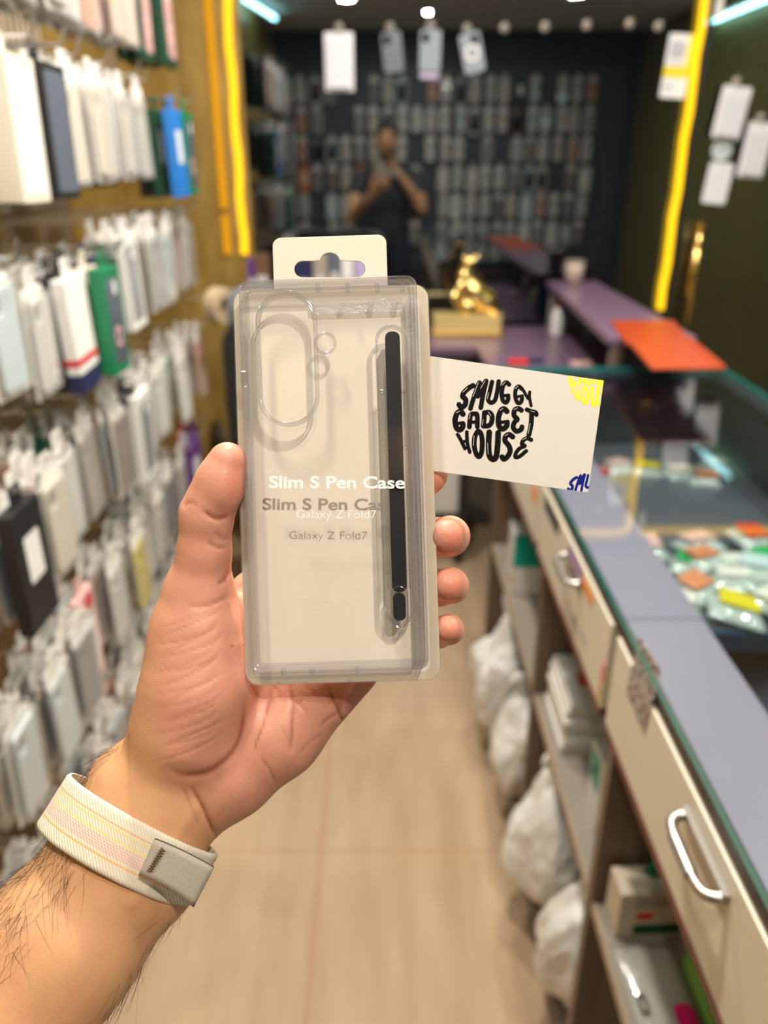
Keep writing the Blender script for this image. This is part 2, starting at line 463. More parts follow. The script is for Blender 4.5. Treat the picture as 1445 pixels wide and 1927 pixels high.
tag(mesh_obj('light_strip', tubebm(pts, 0.0125, 10), m_led, None, True), 'bright yellow light strip running around the dark glass front', 'light strip')
tag(mesh_obj('light_strip', tubebm([(xr + .05 + (XR - .06 - xr) * i / 6, YG - 0.022, 2.012) for i in range(7)], 0.0125, 10), m_led, None, True), 'yellow light strip along the top of the glass door', 'light strip')
for (a, b, lab) in (((404, 0), (432, 392), 'upper amber reflection of the light strip on the gold wall left of the glass'), ((434, 404), (438, 478), 'short lower amber reflection of the light strip on the gold wall below the gap')):  # glowing tubes standing in for the yellow strip's reflection in the gold laminate
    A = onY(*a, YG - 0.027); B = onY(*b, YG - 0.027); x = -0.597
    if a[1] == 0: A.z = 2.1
    tag(mesh_obj('light_strip', tubebm([(x, YG - 0.027, B.z), (x, YG - 0.027, A.z)], 0.0115, 10), m_led_reflection, None, True), lab, 'light strip', 'amber strip reflections on the gold wall')

# ------------------------------------------------------------------- lamps in the ceiling
m_glow = emis('lamp_face', (1.0, 0.93, 0.82), 4.0)
m_white = pbr('white_plastic', (0.8, 0.8, 0.79), 0.35)
for i, (lx, ly, lp, lr) in enumerate(LAMPS):
    r = empty('ceiling_downlight', (lx, ly, CEIL))
    tag(r, 'round white downlight in the unseen ceiling, most of the set added as fill', 'ceiling light', 'ceiling downlights')
    bm = bmesh.new()
    plate(bm, circle(lr + 0.028, 28), [circle(lr + 0.008, 28)], -0.010, 0.0); mesh_obj('rim', bm, m_white, r)
    bm = bmesh.new(); plate(bm, circle(lr + 0.007, 24), [], -0.003, -0.0005); mesh_obj('lamp_face', bm, m_glow, r)
m_tube = emis('cool_tube', (0.45, 0.95, 1.0), 20.0)
for (a, b, lab) in (((-0.80, -0.42, 2.42), (-1.0 + 0.10, 0.35, 2.42), 'cool white tube lamp on the ceiling over the case rack'),
                    ((2.14, 0.25, 2.30), (2.14, 1.80, 2.30), 'long cool white tube lamp high on the olive wall')):
    r = empty('tube_lamp', a); tag(r, lab, 'ceiling light', 'cool tube lamps')
    bm = tubebm([(0, 0, 0), Vector(b) - Vector(a)], 0.014, 12); mesh_obj('tube', bm, m_tube, r, True)
    d = Vector(b) - Vector(a); bm = tubebm([(0.0, 0, 0.028), (d.x, d.y, 0.028)], 0.012, 6); mesh_obj('batten', bm, m_white, r)

# =================================================================== THE PACKAGE HELD UP IN FRONT
ROLL = math.atan2(23.5, 742.5)
PD = 0.335
def frame_at(px, py, D, roll):
    """world matrix of a board facing the photographer, turned by roll"""
    ex = RGT * math.cos(roll) + UPV * math.sin(roll)
    ey = -RGT * math.sin(roll) + UPV * math.cos(roll)
    ez = -FWD
    m = Matrix((ex, ey, ez)).transposed().to_4x4(); m.translation = P(px, py, D)
    return m
PKG = frame_at(633.7, 912.8, PD, ROLL); PKI = PKG.inverted()
def pk(px, py, z):
    v = PKI @ P(px, py, PD - z); return (v.x, v.y)
pack = empty('retail_package'); pack.matrix_world = PKG
tag(pack, 'clear plastic phone case package on a cream card, held up in the hand', 'package')

m_card = pbr('cream_card', (0.78, 0.69, 0.57), 0.55, vary=0.02, scale=60, bump=0.03, bscale=900)
m_rimc = clear('card_sleeve', (0.97, 0.96, 0.94), 1.45, 0.08, 0.05, (0.9, 0.86, 0.78))
m_clear = clear('clear_case', (0.996, 0.996, 0.997), 1.22, 0.04, 0.0)
m_rim = clear('clear_case_edge', (0.975, 0.972, 0.985), 1.5, 0.10, 0.03, (0.94, 0.92, 0.97), 0.08, edge=(0.80, 0.79, 0.85))
m_frost = clear('frosted_strip', (0.97, 0.97, 0.97), 1.5, 0.12, 0.08, (0.98, 0.96, 0.93), 0.05, 0.9, 900)
m_pen = pbr('black_pen_plastic', (0.016, 0.016, 0.017), 0.55, spec=0.25)
m_pentip = clear('smoked_tip', (0.10, 0.10, 0.105), 1.5, 0.06, 0.03)
m_wprint = pbr('white_print', (0.93, 0.93, 0.93), 0.5)

# cream card with its hang tab
def slot_px():
    pts = []
    for i in range(9):                                   # left end
        a = math.radians(270 - 180 * i / 8); pts.append((569 + 15.5 * math.cos(a), 506.5 - 15.5 * math.sin(a)))
    pts += [(592, 491), (599, 489.5)]
    for i in range(9):                                   # the bump
        a = math.radians(170 - 160 * i / 8); pts.append((620.5 + 19.5 * math.cos(a), 493.5 - 18.5 * math.sin(a)))
    pts += [(643, 489.5), (650, 491)]
    for i in range(9):                                   # right end
        a = math.radians(90 - 180 * i / 8); pts.append((672 + 15.5 * math.cos(a), 506.5 - 15.5 * math.sin(a)))
    return [pk(x, y, 0) for x, y in pts]
W, H = 0.0834, 0.1693
tl = pk(513.5, 446, 0); tr = pk(727.5, 443, 0); bl = pk(514, 541, 0); br = pk(728.5, 540.5, 0)
yt = (tl[1] + tr[1]) / 2; xa, xb = (tl[0] + bl[0]) / 2, (tr[0] + br[0]) / 2
c = rrect(W, H, 0.0058, 7)
out = []
rt = 0.0036
# right top corner of the card, then the tab, then on round
n = 8
out += c[:n]                                             # top right corner
out += [(xb, H / 2)] + [(xb - rt + rt * math.cos(math.radians(a)), yt - rt + rt * math.sin(math.radians(a))) for a in range(0, 91, 15)]
out += [(xa + rt - rt * math.sin(math.radians(a)), yt - rt + rt * math.cos(math.radians(a))) for a in range(0, 91, 15)] + [(xa, H / 2)]
out += c[n:]
backing = mesh_obj('backing_card', platebm(out, [slot_px()], -0.0007, 0.0), m_card, pack, bevel=0.0002, seg=1)
# clear sleeve lip along the border of the card
bm = bmesh.new(); plate(bm, rrect(W + 0.0006, H + 0.0006, 0.006, 8), [rrect(W - 0.0075, H - 0.0075, 0.0035, 8)], 0.00015, 0.0010)
mesh_obj('sleeve_lip', bm, m_rimc, pack, bevel=0.0003, seg=2)

# clear phone case standing in front of the card
CZ0, CZ1 = 0.0012, 0.0130
cw, ch = 0.0735, 0.1628
cc = pk(629.5, 895, 0.007)
case = mesh_obj('clear_case', platebm(rrect(cw, ch, 0.0042, 8, cc), [rrect(cw - 0.0026, ch - 0.0026, 0.0034, 8, cc)], CZ0, CZ1), m_rim, pack, bevel=0.0006, seg=3)
case['label'] = 'clear hard plastic phone case'
camc = pk(541, 675, CZ1)
def obr(w, h, c, n=14): return rrect(w, h, w / 2 - 1e-5, n, c)
fl = pk(612, 646, CZ1)
mesh_obj('case_panel', platebm(rrect(cw - 0.0044, ch - 0.0044, 0.0028, 8, cc), [obr(0.0222, 0.0530, camc)], CZ1 - 0.0016, CZ1 - 0.0006), m_clear, case)
bm = bmesh.new()                                        # inner step lines
plate(bm, rrect(cw - 0.0054, ch - 0.0062, 0.0026, 8, cc), [rrect(cw - 0.0066, ch - 0.0074, 0.0024, 8, cc)], 0.0070, CZ1 - 0.0018)
mesh_obj('inner_rim', bm, m_rim, case, bevel=0.0003, seg=2)
mesh_obj('camera_ring', platebm(obr(0.0250, 0.0557, camc), [obr(0.0222, 0.0529, camc)], 0.0095, 0.0150), m_rim, case, bevel=0.0006, seg=3)
mesh_obj('camera_shoulder', platebm(obr(0.0282, 0.0592, camc), [obr(0.0254, 0.0561, camc)], CZ1 - 0.0018, CZ1 + 0.0002), m_clear, case, bevel=0.0005, seg=2)
mesh_obj('flash_ring', platebm(circle(0.0046, 28, fl), [circle(0.0036, 28, fl)], 0.0105, 0.0142), m_rim, case, bevel=0.0004, seg=2)
# pen holder: a raised long clear bulge with a rim, ribs and clips
pt = pk(741.5, 614, CZ1); pb = pk(747, 1172, CZ1)
pcx = (pt[0] + pb[0]) / 2; pcy = (pt[1] + pb[1]) / 2; plen = pt[1] - pb[1]
pc = (pcx, pcy)
mesh_obj('pen_holder', platebm(obr(0.0134, plen + 0.002, pc), [obr(0.0112, plen - 0.0002, pc)], 0.0080, 0.0131), m_rim, case, bevel=0.0006, seg=3)
bm = bmesh.new(); plate(bm, obr(0.0112, plen - 0.0004, pc), [], 0.0126, 0.0129); mesh_obj('pen_cover', bm, m_clear, case)
bm = bmesh.new()
for sx in (-1, 1):
    for (ya, yb) in ((0.034, 0.012), (0.010, -0.040), (-0.0415, -0.047)):
        x = pcx + sx * 0.0045
        box(bm, (x - 0.0004, pcy + yb, 0.0085), (x + 0.0004, pcy + ya, 0.0126))
    for ya in (0.0345, 0.0112, -0.0405):
        x = pcx + sx * 0.0045
        box(bm, (x - 0.0009, pcy + ya - 0.0006, 0.0085), (x + 0.0009, pcy + ya + 0.0006, 0.0127))
mesh_obj('holder_rib', bm, m_rim, case, bevel=0.0002, seg=1)
a = pk(738, 624, 0.012); b = pk(752, 1114, 0.012); dv = Vector((b[0] - a[0], b[1] - a[1])); ln = dv.length; mid = ((a[0] + b[0]) / 2, (a[1] + b[1]) / 2)
ang = math.atan2(dv.x, -dv.y)
def rot2(pts, an, c):
    return [(c[0] + (x - c[0]) * math.cos(an) - (y - c[1]) * math.sin(an), c[1] + (x - c[0]) * math.sin(an) + (y - c[1]) * math.cos(an)) for x, y in pts]
pen = mesh_obj('stylus_pen', platebm(rot2(rrect(0.0061, ln, 0.0026, 8, mid), ang, mid), [], 0.0076, 0.0123), m_pen, pack, bevel=0.0014, seg=4)
pen['label'] = 'matte black stylus pen in its clear holder'
a2 = pk(750.5, 1116, 0.012); b2 = pk(752.5, 1168, 0.012); l2 = a2[1] - b2[1]; m2 = ((a2[0] + b2[0]) / 2, (a2[1] + b2[1]) / 2)
mesh_obj('pen_tip', platebm(rrect(0.0052, l2, 0.0024, 8, m2), [], 0.0080, 0.0120), m_pentip, pen, bevel=0.0012, seg=3)
bm = bmesh.new(); plate(bm, obr(0.0074, l2 + 0.006, m2), [obr(0.0062, l2 + 0.0048, m2)], 0.0090, 0.0130); mesh_obj('tip_cradle', bm, m_rim, case, bevel=0.0004, seg=2)
# frosted adhesive strip along the hinge side, ticks along top and bottom
s0 = pk(779, 560, 0.004); s1 = pk(789, 1248, 0.004)
mesh_obj('frosted_strip', platebm(rrect(0.0046, s0[1] - s1[1], 0.001, 4, ((s0[0] + s1[0]) / 2, (s0[1] + s1[1]) / 2)), [], 0.0022, 0.0028), m_frost, case)
s0 = pk(600, 566, 0.004); s1 = pk(745, 584, 0.004)
mesh_obj('frosted_strip', platebm(rrect(s1[0] - s0[0] + 0.006, 0.0058, 0.001, 4, ((s0[0] + s1[0]) / 2, (s0[1] + s1[1]) / 2)), [], 0.0022, 0.0028), m_frost, case)
nb = []
for px, py in ((598, 541), (654, 541), (710, 541), (757, 540), (533, 1266), (587, 1265), (672, 1262)):
    q = pk(px, py, 0.0128); nb.append(((q[0] - 0.0009, q[1] - 0.0017, 0.0105), (q[0] + 0.0009, q[1] + 0.0017, 0.0136)))
for px, py in ((459, 712), (462, 905)):
    q = pk(px, py, 0.0128); nb.append(((q[0] - 0.0012, q[1] - 0.0030, 0.0100), (q[0] + 0.0012, q[1] + 0.0030, 0.0136)))
for lo, hi in nb: mesh_obj('case_notch', boxbm(lo, hi), m_rim, case, bevel=0.0004, seg=2)
# printing on the front of the case
TZ = CZ1 + 0.0004
def put_text(name, body, x0, x1, ybase, capx, weight, z=TZ):
    q0 = pk(x0, ybase, z); q1 = pk(x1, ybase, z)
    t = text_mesh(name, body, capx * (PD - z) / FPX / 0.70, m_wprint, case, weight, 1.0, 0.00004)
    w = max(v.co.x for v in t.data.vertices) - min(v.co.x for v in t.data.vertices); x_ = min(v.co.x for v in t.data.vertices)
    f = (q1[0] - q0[0]) / w
    for v in t.data.vertices: v.co.x = (v.co.x - x_) * f
    t.location = (q0[0], q0[1], z); t.rotation_euler = (0, 0, -ROLL - math.radians(0.3))
    return t
t1 = put_text('printed_title', 'Slim S Pen Case', 506, 762, 917.5, 22, 0.00016); t1['label'] = 'white printed title'
t2 = put_text('printed_subtitle', 'Galaxy Z Fold7', 558, 708, 974.5, 15.5, -0.00007); t2['label'] = 'thin white printed subtitle'

# =================================================================== THE BUSINESS CARD BEHIND IT
BD = 0.3475
TH = math.radians(-8.0)
CE = (1136, 716)
bs = BD / FPX
BCW, BCH = 383 * bs, 213 * bs
mid = (1136 - 0.5 * 383 * math.cos(-TH) - 0.5 * 213 * math.sin(-TH), 716 - 0.5 * 383 * math.sin(-TH) + 0.5 * 213 * math.cos(-TH))
BCM = frame_at(mid[0], mid[1], BD, TH); BCI = BCM.inverted()
bcard = empty('business_card'); bcard.matrix_world = BCM
tag(bcard, 'white business card with black round lettering, held behind the package', 'business card')
m_bcard = pbr('business_card_paper', (0.70, 0.65, 0.58), 0.4, vary=0.01, scale=80)
mesh_obj('card', platebm(rrect(BCW, BCH, 0.0003, 2), [], -0.0004, 0.0), m_bcard, bcard)
m_ink = pbr('black_ink', (0.006, 0.005, 0.005), 0.5, spec=0.06)
m_yel = pbr('yellow_ink', (0.90, 0.82, 0.01), 0.4)
m_blu = pbr('blue_ink', (0.006, 0.015, 0.20), 0.5, spec=0.08)
m_grn = pbr('green_ink', (0.02, 0.36, 0.10), 0.4)
m_shine = pbr('print_shine', (0.72, 0.68, 0.62), 0.4)
LOGO = [  # strokes traced in a magnified view of the card: (width, points)
 (40, [(418,326),(385,345),(352,378),(345,405),(365,425),(362,462),(335,482),(318,462)]),
 (36, [(400,490),(425,408),(462,306),(461,345),(452,402)]), (36, [(452,402),(478,350),(512,292),(492,380),(474,484)]),
 (34, [(554,300),(536,380),(526,425),(546,448),(574,432),(590,375),(602,296)]),
 (34, [(676,318),(655,303),(634,325),(624,380),(632,432),(656,446),(670,420),(668,398)]), (24, [(642,398),(674,394)]),
 (32, [(768,350),(745,332),(725,352),(720,400),(734,445),(757,448),(768,424),(766,404)]), (22, [(742,404),(772,398)]),
 (24, [(780,362),(796,392),(812,418)]), (24, [(824,372),(822,410),(834,470)]),
 (42, [(346,530),(330,512),(304,525),(290,575),(300,628),(325,642),(344,622),(345,600)]), (26, [(315,596),(348,592)]),
 (36, [(392,622),(396,570),(404,534),(430,528),(448,538),(449,620)]), (26, [(400,588),(446,586)]),
 (38, [(500,522),(497,570),(492,614)]), (38, [(500,520),(535,518),(554,545),(550,590),(530,612),(494,616)]),
 (42, [(660,510),(640,492),(616,508),(600,560),(606,618),(632,636),(658,615),(662,594)]), (26, [(626,588),(668,582)]),
 (38, [(764,502),(742,490),(716,502),(712,540),(735,566),(714,590),(706,625),(728,652),(760,642),(768,622)]),
 (34, [(804,498),(835,510),(866,518),(872,534)]), (38, [(838,512),(834,600),(818,676)]),
 (28, [(308,676),(326,706),(344,742),(360,776)]), (28, [(374,658),(375,700),(380,750),(395,802)]), (22, [(338,728),(378,722)]),
 (38, [(455,650),(432,690),(427,760),(442,815),(462,834),(480,800),(484,720),(474,668),(455,650)]),
 (44, [(534,660),(530,740),(534,820),(556,852),(582,838),(594,760),(598,664)]),
 (40, [(702,692),(676,676),(652,690),(648,722),(672,752),(684,790),(668,830),(640,852),(626,836)]),
 (32, [(834,714),(806,702),(780,716),(768,742),(788,757)]), (30, [(782,762),(748,778),(724,812),(722,838),(752,832),(798,794)]),
]
def strokes_bm(strokes, fn, wscale, z, h=0.00013):
    """lettering as one flat inked area: the union of all strokes, cut off at the card's edge"""
    segs = []
    for w, pts in strokes:
        q = [fn(v.x, v.y) for v in catmull([(x, y, 0) for x, y in pts], 5)]
        segs += [(q[i], q[i + 1], w * wscale / 2) for i in range(len(q) - 1)]
    m = max(s[2] for s in segs) + 3 * h
    xs = [c for s in segs for c in (s[0][0], s[1][0])]; ys = [c for s in segs for c in (s[0][1], s[1][1])]
    x0, x1 = max(min(xs) - m, -BCW / 2), min(max(xs) + m, BCW / 2); y0, y1 = max(min(ys) - m, -BCH / 2), min(max(ys) + m, BCH / 2)
    nx, ny = max(2, int((x1 - x0) / h) + 1), max(2, int((y1 - y0) / h) + 1)
    X = np.linspace(x0, x1, nx)[:, None]; Y = np.linspace(y0, y1, ny)[None, :]
    D = np.full((nx, ny), 1.0)
    for (ax_, ay_), (bx_, by_), r in segs:
        dx, dy = bx_ - ax_, by_ - ay_; t = np.clip(((X - ax_) * dx + (Y - ay_) * dy) / (dx * dx + dy * dy + 1e-14), 0, 1)
        D = np.minimum(D, np.hypot(X - ax_ - t * dx, Y - ay_ - t * dy) - r)
    X = X[:, 0]; Y = Y[0]; S = D < 0
    bm = bmesh.new(); cache = {}
    def vert(k, x, y):
        if k not in cache: cache[k] = bm.verts.new((x, y, z))
        return cache[k]
    anyc = S[:-1, :-1] | S[1:, :-1] | S[:-1, 1:] | S[1:, 1:]
    for i, j in np.argwhere(anyc):
        cs_ = [(i, j), (i + 1, j), (i + 1, j + 1), (i, j + 1)]; poly = []
        for n_ in range(4):
            A_, B_ = cs_[n_], cs_[(n_ + 1) % 4]
            if S[A_]: poly.append(vert(A_, X[A_[0]], Y[A_[1]]))
            if S[A_] != S[B_]:
                t = D[A_] / (D[A_] - D[B_]); poly.append(vert((min(A_, B_), max(A_, B_)), X[A_[0]] + (X[B_[0]] - X[A_[0]]) * t, Y[A_[1]] + (Y[B_[1]] - Y[A_[1]]) * t))
        if len(poly) >= 3: bm.faces.new(poly)
    return bm
def c2(x, y):
    v = BCI @ P(780 + x / 3.803, 640 + y / 3.803, BD); return (v.x, v.y)
cs = bs / 3.803
def raw_obj(name, bm, mat, parent):
    me = bpy.data.meshes.new(name); bm.to_mesh(me); bm.free(); me.materials.append(mat)
    return link(bpy.data.objects.new(name, me), parent)
lg = raw_obj('printed_logo', strokes_bm(LOGO, c2, cs * 0.95, 0.00006), m_ink, bcard); lg['label'] = 'black bubble lettering in a round shape'
SH = [(3.2, [(p[i][0] - w * 0.17, p[i][1] - w * 0.10) for i in range(1, 1 + min(2, len(p) - 1))]) for w, p in LOGO if w > 30]
raw_obj('lettering_shine', strokes_bm(SH, c2, cs, 0.00010), m_shine, lg)
bm = (strokes_bm(LOGO, lambda x, y: c2(1115 + (x - 295) * 0.645, 348 + (y - 672) * 0.645), cs * 0.645 * 0.92, 0.00006))
o = raw_obj('corner_print', bm, m_yel, bcard); o['label'] = 'yellow lettering cut off by the top corner'
bm = (strokes_bm(LOGO, lambda x, y: c2(1092 + (x - 305) * 0.60, 1078 + (y - 485) * 0.60), cs * 0.60 * 0.9, 0.00006))
o = raw_obj('corner_print', bm, m_blu, bcard); o['label'] = 'dark blue lettering cut off by the bottom corner'
bm = (strokes_bm(LOGO, lambda x, y: c2(-215 + (x - 305) * 0.60, -30 + (y - 485) * 0.60), cs * 0.60 * 0.9, 0.00006))
o = raw_obj('corner_print', bm, m_grn, bcard); o['label'] = 'green lettering at the corner tucked behind the package'

# =================================================================== THE PERSON: arm and hand in view, the rest behind the camera
Rm = np.array([[RGT[i], UPV[i], FWD[i]] for i in range(3)])          # columns: right, up, forward
def cf(px, py, D): return ((px - CX) / FPX * D, -(py - CY) / FPX * D, D)
def w2c(p): return tuple(np.array(Rm).T @ (np.array(p) - np.array(CAM)))
ELBOW = (-0.243, 0.102, 1.088)
EC = w2c(ELBOW)
hb = Blob((-0.215, -0.300, 0.285), (0.055, 0.045, 0.415), 0.00105)
# forearm and wrist
hb.chain([(cf(247, 1481, .354), .0200), (cf(203, 1580, .349), .0198), (cf(80, 1740, .338), .0212), (cf(-155, 2030, .316), .0238)], .010)
hb.chain([(cf(320, 1535, .354), .0190), (cf(288, 1642, .349), .0192), (cf(160, 1804, .338), .0208), (cf(-50, 2104, .316), .0236)], .010)
hb.chain([(cf(285, 1510, .352), .0210), (cf(250, 1612, .347), .0215), (cf(126, 1776, .336), .0235), (cf(-100, 2070, .314), .0262)], .010)
hb.chain([(cf(285, 1510, .354), .0205), (cf(400, 1410, .362), .0230)], .012)
# heel of the hand: little-finger side and thumb side
hb.chain([(cf(374, 1498, .360), .0185), (cf(430, 1448, .3615), .0205), (cf(520, 1376, .362), .0200), (cf(645, 1246, .3675), .0182)], .009)
hb.chain([(cf(318, 1425, .353), .0195), (cf(352, 1365, .349), .0228), (cf(374, 1285, .3455), .0232), (cf(373, 1190, .3445), .0195), (cf(374, 1115, .341), .0150)], .009)
# palm
hb.chain([(cf(400, 1400, .366), .0210), (cf(560, 1180, .376), .0145)], .008)
hb.chain([(cf(430, 1370, .366), .0205), (cf(488, 1130, .376), .0140)], .008)
hb.chain([(cf(480, 1370, .366), .0195), (cf(620, 1190, .378), .0140)], .008)
hb.chain([(cf(420, 1190, .356), .0120), (cf(480, 1150, .372), .0120)], .010)
# thumb
hb.chain([(cf(375, 1115, .341), .0148), (cf(384, 1040, .3355), .0111), (cf(389, 968, .3315), .0110), (cf(402, 935, .3295), .0100), (cf(416, 903, .3275), .0098), (cf(428, 868, .3255), .0080)], .0035)
hb.ell(cf(421, 915, .3245), (.0075, .0105, .0075), .004)
palm = hb.v.copy()
FINGERS = [
    [(480, 1120, .378, .0110), (640, 990, .388, .0096), (745, 930, .374, .0086), (804, 898, .3595, .0078), (812, 893, .3565, .0072)],
    [(552, 1130, .378, .0115), (722, 1040, .390, .0100), (822, 1012, .368, .0090), (846, 1009, .352, .0086), (840, 1009, .3395, .0078)],
    [(614, 1160, .378, .0110), (742, 1125, .388, .0093), (826, 1106, .366, .0082), (848, 1102, .351, .0076), (843, 1101, .3395, .0068)],
    [(660, 1215, .376, .0100), (752, 1200, .382, .0080), (824, 1190, .364, .0068), (844, 1185, .351, .0063), (841, 1183, .3400, .0057)],
]
for fi in FINGERS:
    vol = np.full_like(palm, 1.0)
    hb.chain([(cf(x, y, d), r) for x, y, d, r in fi], .003, vol)
    # joint the finger softly to the palm, but keep the fingers apart from one another
    hb.v = np.minimum(hb.v, Blob.smin(palm, vol, .006))
V, F = hb.mesh(4)
Nn = normals_of(V, F)
if (Nn * (V - V.mean(0))).sum() < 0:
    F = F[:, ::-1]; Nn = -Nn
px = V[:, 0] / V[:, 2] * FPX + CX; py = CY - V[:, 1] / V[:, 2] * FPX
view = -V / np.linalg.norm(V, axis=1)[:, None]
facing = np.clip((Nn * view).sum(1) * 4, 0, 1)
def pl_dist(pts, fade=False):
    d = np.full(len(V), 1e9); w = np.zeros(len(V))
    q = [(v.x, v.y) for v in catmull([(x, y, 0) for x, y in pts], 5)]
    for n_, ((x0, y0), (x1, y1)) in enumerate(zip(q, q[1:])):
        dx, dy = x1 - x0, y1 - y0; l2 = dx * dx + dy * dy + 1e-9
        t = np.clip(((px - x0) * dx + (py - y0) * dy) / l2, 0, 1)
        dd = np.hypot(px - x0 - t * dx, py - y0 - t * dy); s_ = (n_ + t) / (len(q) - 1)
        w = np.where(dd < d, np.clip(4.5 * np.minimum(s_, 1 - s_), 0, 1), w); d = np.minimum(d, dd)
    return (d, w) if fade else d
CREASES = [
    (0.8, 4.0, [(513, 1285), (504, 1324), (495, 1362), (482, 1399), (476, 1424)]),
    (0.8, 4.0, [(544, 1285), (551, 1332), (549, 1384), (546, 1420)]),
    (0.9, 4.5, [(612, 1283), (631, 1324), (646, 1358), (653, 1369)]),
    (1.0, 8.0, [(462, 1300), (460, 1345), (456, 1375), (444, 1406), (422, 1433), (388, 1455), (343, 1457), (308, 1436)]),
    (1.2, 5.0, [(358, 1478), (381, 1518), (396, 1552), (408, 1576)]),
    (0.4, 3.5, [(340, 1475), (360, 1520), (376, 1560)]),
    (0.45, 3.5, [(493, 1429), (508, 1450), (520, 1476)]),
    (0.9, 4.5, [(380, 958), (396, 972), (412, 977), (430, 972)]),
    (0.5, 4.0, [(345, 958), (352, 946), (364, 948), (372, 954)]),
    (0.6, 4.0, [(390, 1020), (408, 1030), (430, 1028)]),
    (0.45, 4.0, [(404, 1000), (418, 1014), (432, 1012)]),
    (0.7, 4.5, [(408, 1100), (424, 1090), (436, 1068)]),
    (0.5, 4.0, [(352, 1140), (380, 1142), (410, 1132), (436, 1118)]),
    (0.5, 4.0, [(600, 1370), (622, 1350), (640, 1345)]),
    (0.3, 3.5, [(560, 1425), (585, 1395), (610, 1380)]),
]
for i in range(17):
    y = 1165 + i * 15.5 + 5 * math.sin(i * 4.1); k_ = 6 * math.sin(i * 2.9)
    CREASES.append((0.20 + 0.16 * ((i * 7) % 5) / 5, 3.0, [(296 + 22 * math.sin(i * 2.3), y + 18 + k_), (345, y + 4), (395, y - 16 - k_), (430 - 26 * abs(math.cos(i * 1.9)), y - 36)]))
crng = random.Random(8)
for i in range(16):
    x, y, a_ = crng.uniform(480, 640), crng.uniform(1300, 1440), crng.uniform(0.4, 2.4)
    if (x - 480) + (y - 1300) > 170: continue
    l_ = crng.uniform(14, 34)
    CREASES.append((crng.uniform(.18, .34), 2.8, [(x - l_ * math.cos(a_), y - l_ * math.sin(a_)), (x + 3, y), (x + l_ * math.cos(a_), y + l_ * math.sin(a_))]))
for i in range(9):
    y = 856 + i * 10
    CREASES.append((0.13, 2.6, [(424, y + 8), (438, y + 2), (452, y + 3)]))
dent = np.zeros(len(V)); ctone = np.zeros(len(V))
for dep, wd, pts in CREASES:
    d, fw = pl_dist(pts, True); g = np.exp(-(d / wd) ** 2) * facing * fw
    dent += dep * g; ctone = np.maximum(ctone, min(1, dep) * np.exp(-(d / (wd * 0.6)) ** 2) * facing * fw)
dent = np.minimum(dent, 1.7)
# tendons and a soft hollow on the inside of the wrist
t_ = pl_dist([(395, 1480), (330, 1580), (250, 1700)]); dent -= 0.5 * np.exp(-(t_ / 12) ** 2) * facing * (py > 1450)
V2 = V - Nn * (dent * 0.00085)[:, None]
# skin tone: pink on the palm and the finger pads, tan on the forearm
wr = np.clip(((px - 330) * 0.62 - (py - 1470) * 0.78) / 120 + 0.5, 0, 1)
palmy = wr * np.clip(facing + 0.15, 0, 1)
outer = np.clip((360 - px) / 90, 0, 1) * np.clip((1180 - py) / 200, 0, 1) * 0.4 + np.clip((330 - px) / 60, 0, 1) * 0.5
palmy = np.clip(palmy - outer, 0, 1)
tips = np.exp(-((px - 852) / 22) ** 2) * (np.exp(-((py - 1012) / 30) ** 2) + np.exp(-((py - 1104) / 24) ** 2) + 0.8 * np.exp(-((py - 1188) / 20) ** 2)) + 0.7 * np.exp(-((px - 440) / 26) ** 2 - ((py - 905) / 45) ** 2)
mole = np.exp(-(((px - 436) ** 2 + (py - 1215) ** 2) / 9.0))
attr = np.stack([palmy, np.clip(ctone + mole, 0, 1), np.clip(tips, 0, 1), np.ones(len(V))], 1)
Wv = V2 @ Rm.T + np.array(CAM)

# the rest of the person, seen only as a dim mirror image in the glass
bb = Blob((-0.36, -0.52, 0.0), (0.40, 0.36, 1.80), 0.0055)
SH_L, SH_R = (-0.185, -0.15, 1.335), (0.225, -0.19, 1.345)
wc = lambda x, y, d: tuple(P(x, y, d))
bb.chain([(SH_L, .056), ((-0.222, -0.02, 1.20), .046), (ELBOW, .040), (wc(-150, 2130, .306), .0335), (wc(-110, 2080, .313), .030)], .012)
bb.chain([(SH_R, .056), ((0.27, -0.09, 1.22), .046), ((0.285, -0.045, 1.135), .040), ((0.20, -0.03, 1.27), .034), ((0.105, -0.03, 1.385), .024)], .012)
bb.chain([((0.105, -0.03, 1.385), .023), ((0.072, -0.034, 1.43), .026)], .01)
for k, (a, b_, c_) in enumerate((((0.075, -0.036, 1.478), (0.058, -0.012, 1.490), (0.036, -0.004, 1.493)), ((0.078, -0.036, 1.460), (0.060, -0.010, 1.468), (0.034, -0.002, 1.470)),
                               ((0.078, -0.036, 1.442), (0.060, -0.008, 1.446), (0.036, 0.000, 1.447)), ((0.074, -0.036, 1.424), (0.058, -0.006, 1.424), (0.040, 0.002, 1.424)))):
    bb.chain([((0.076, -0.040, 1.43), .011), (a, .0095), (b_, .0085), (c_, .0075)], .002)
bb.chain([((0.060, -0.04, 1.415), .012), ((0.040, -0.045, 1.43), .010), ((0.022, -0.042, 1.445), .0085)], .003)
bb.cone((0.02, -0.235, 1.40), .058, (0.02, -0.245, 1.52), .053, .02)
bb.ell((0.02, -0.25, 1.625), (.076, .098, .105), .01)
bb.ell((0.02, -0.205, 1.565), (.055, .065, .062), .02)
bb.cone((0.02, -0.155, 1.635), .010, (0.02, -0.138, 1.60), .015, .010)
bb.ell((0.02, -0.152, 1.565), (.026, .014, .008), .006)
for s in (-1, 1):
    bb.ell((0.02 + s * 0.078, -0.25, 1.62), (.010, .022, .034), .006)
    bb.ell((0.02 + s * 0.032, -0.176, 1.662), (.020, .012, .006), .014)
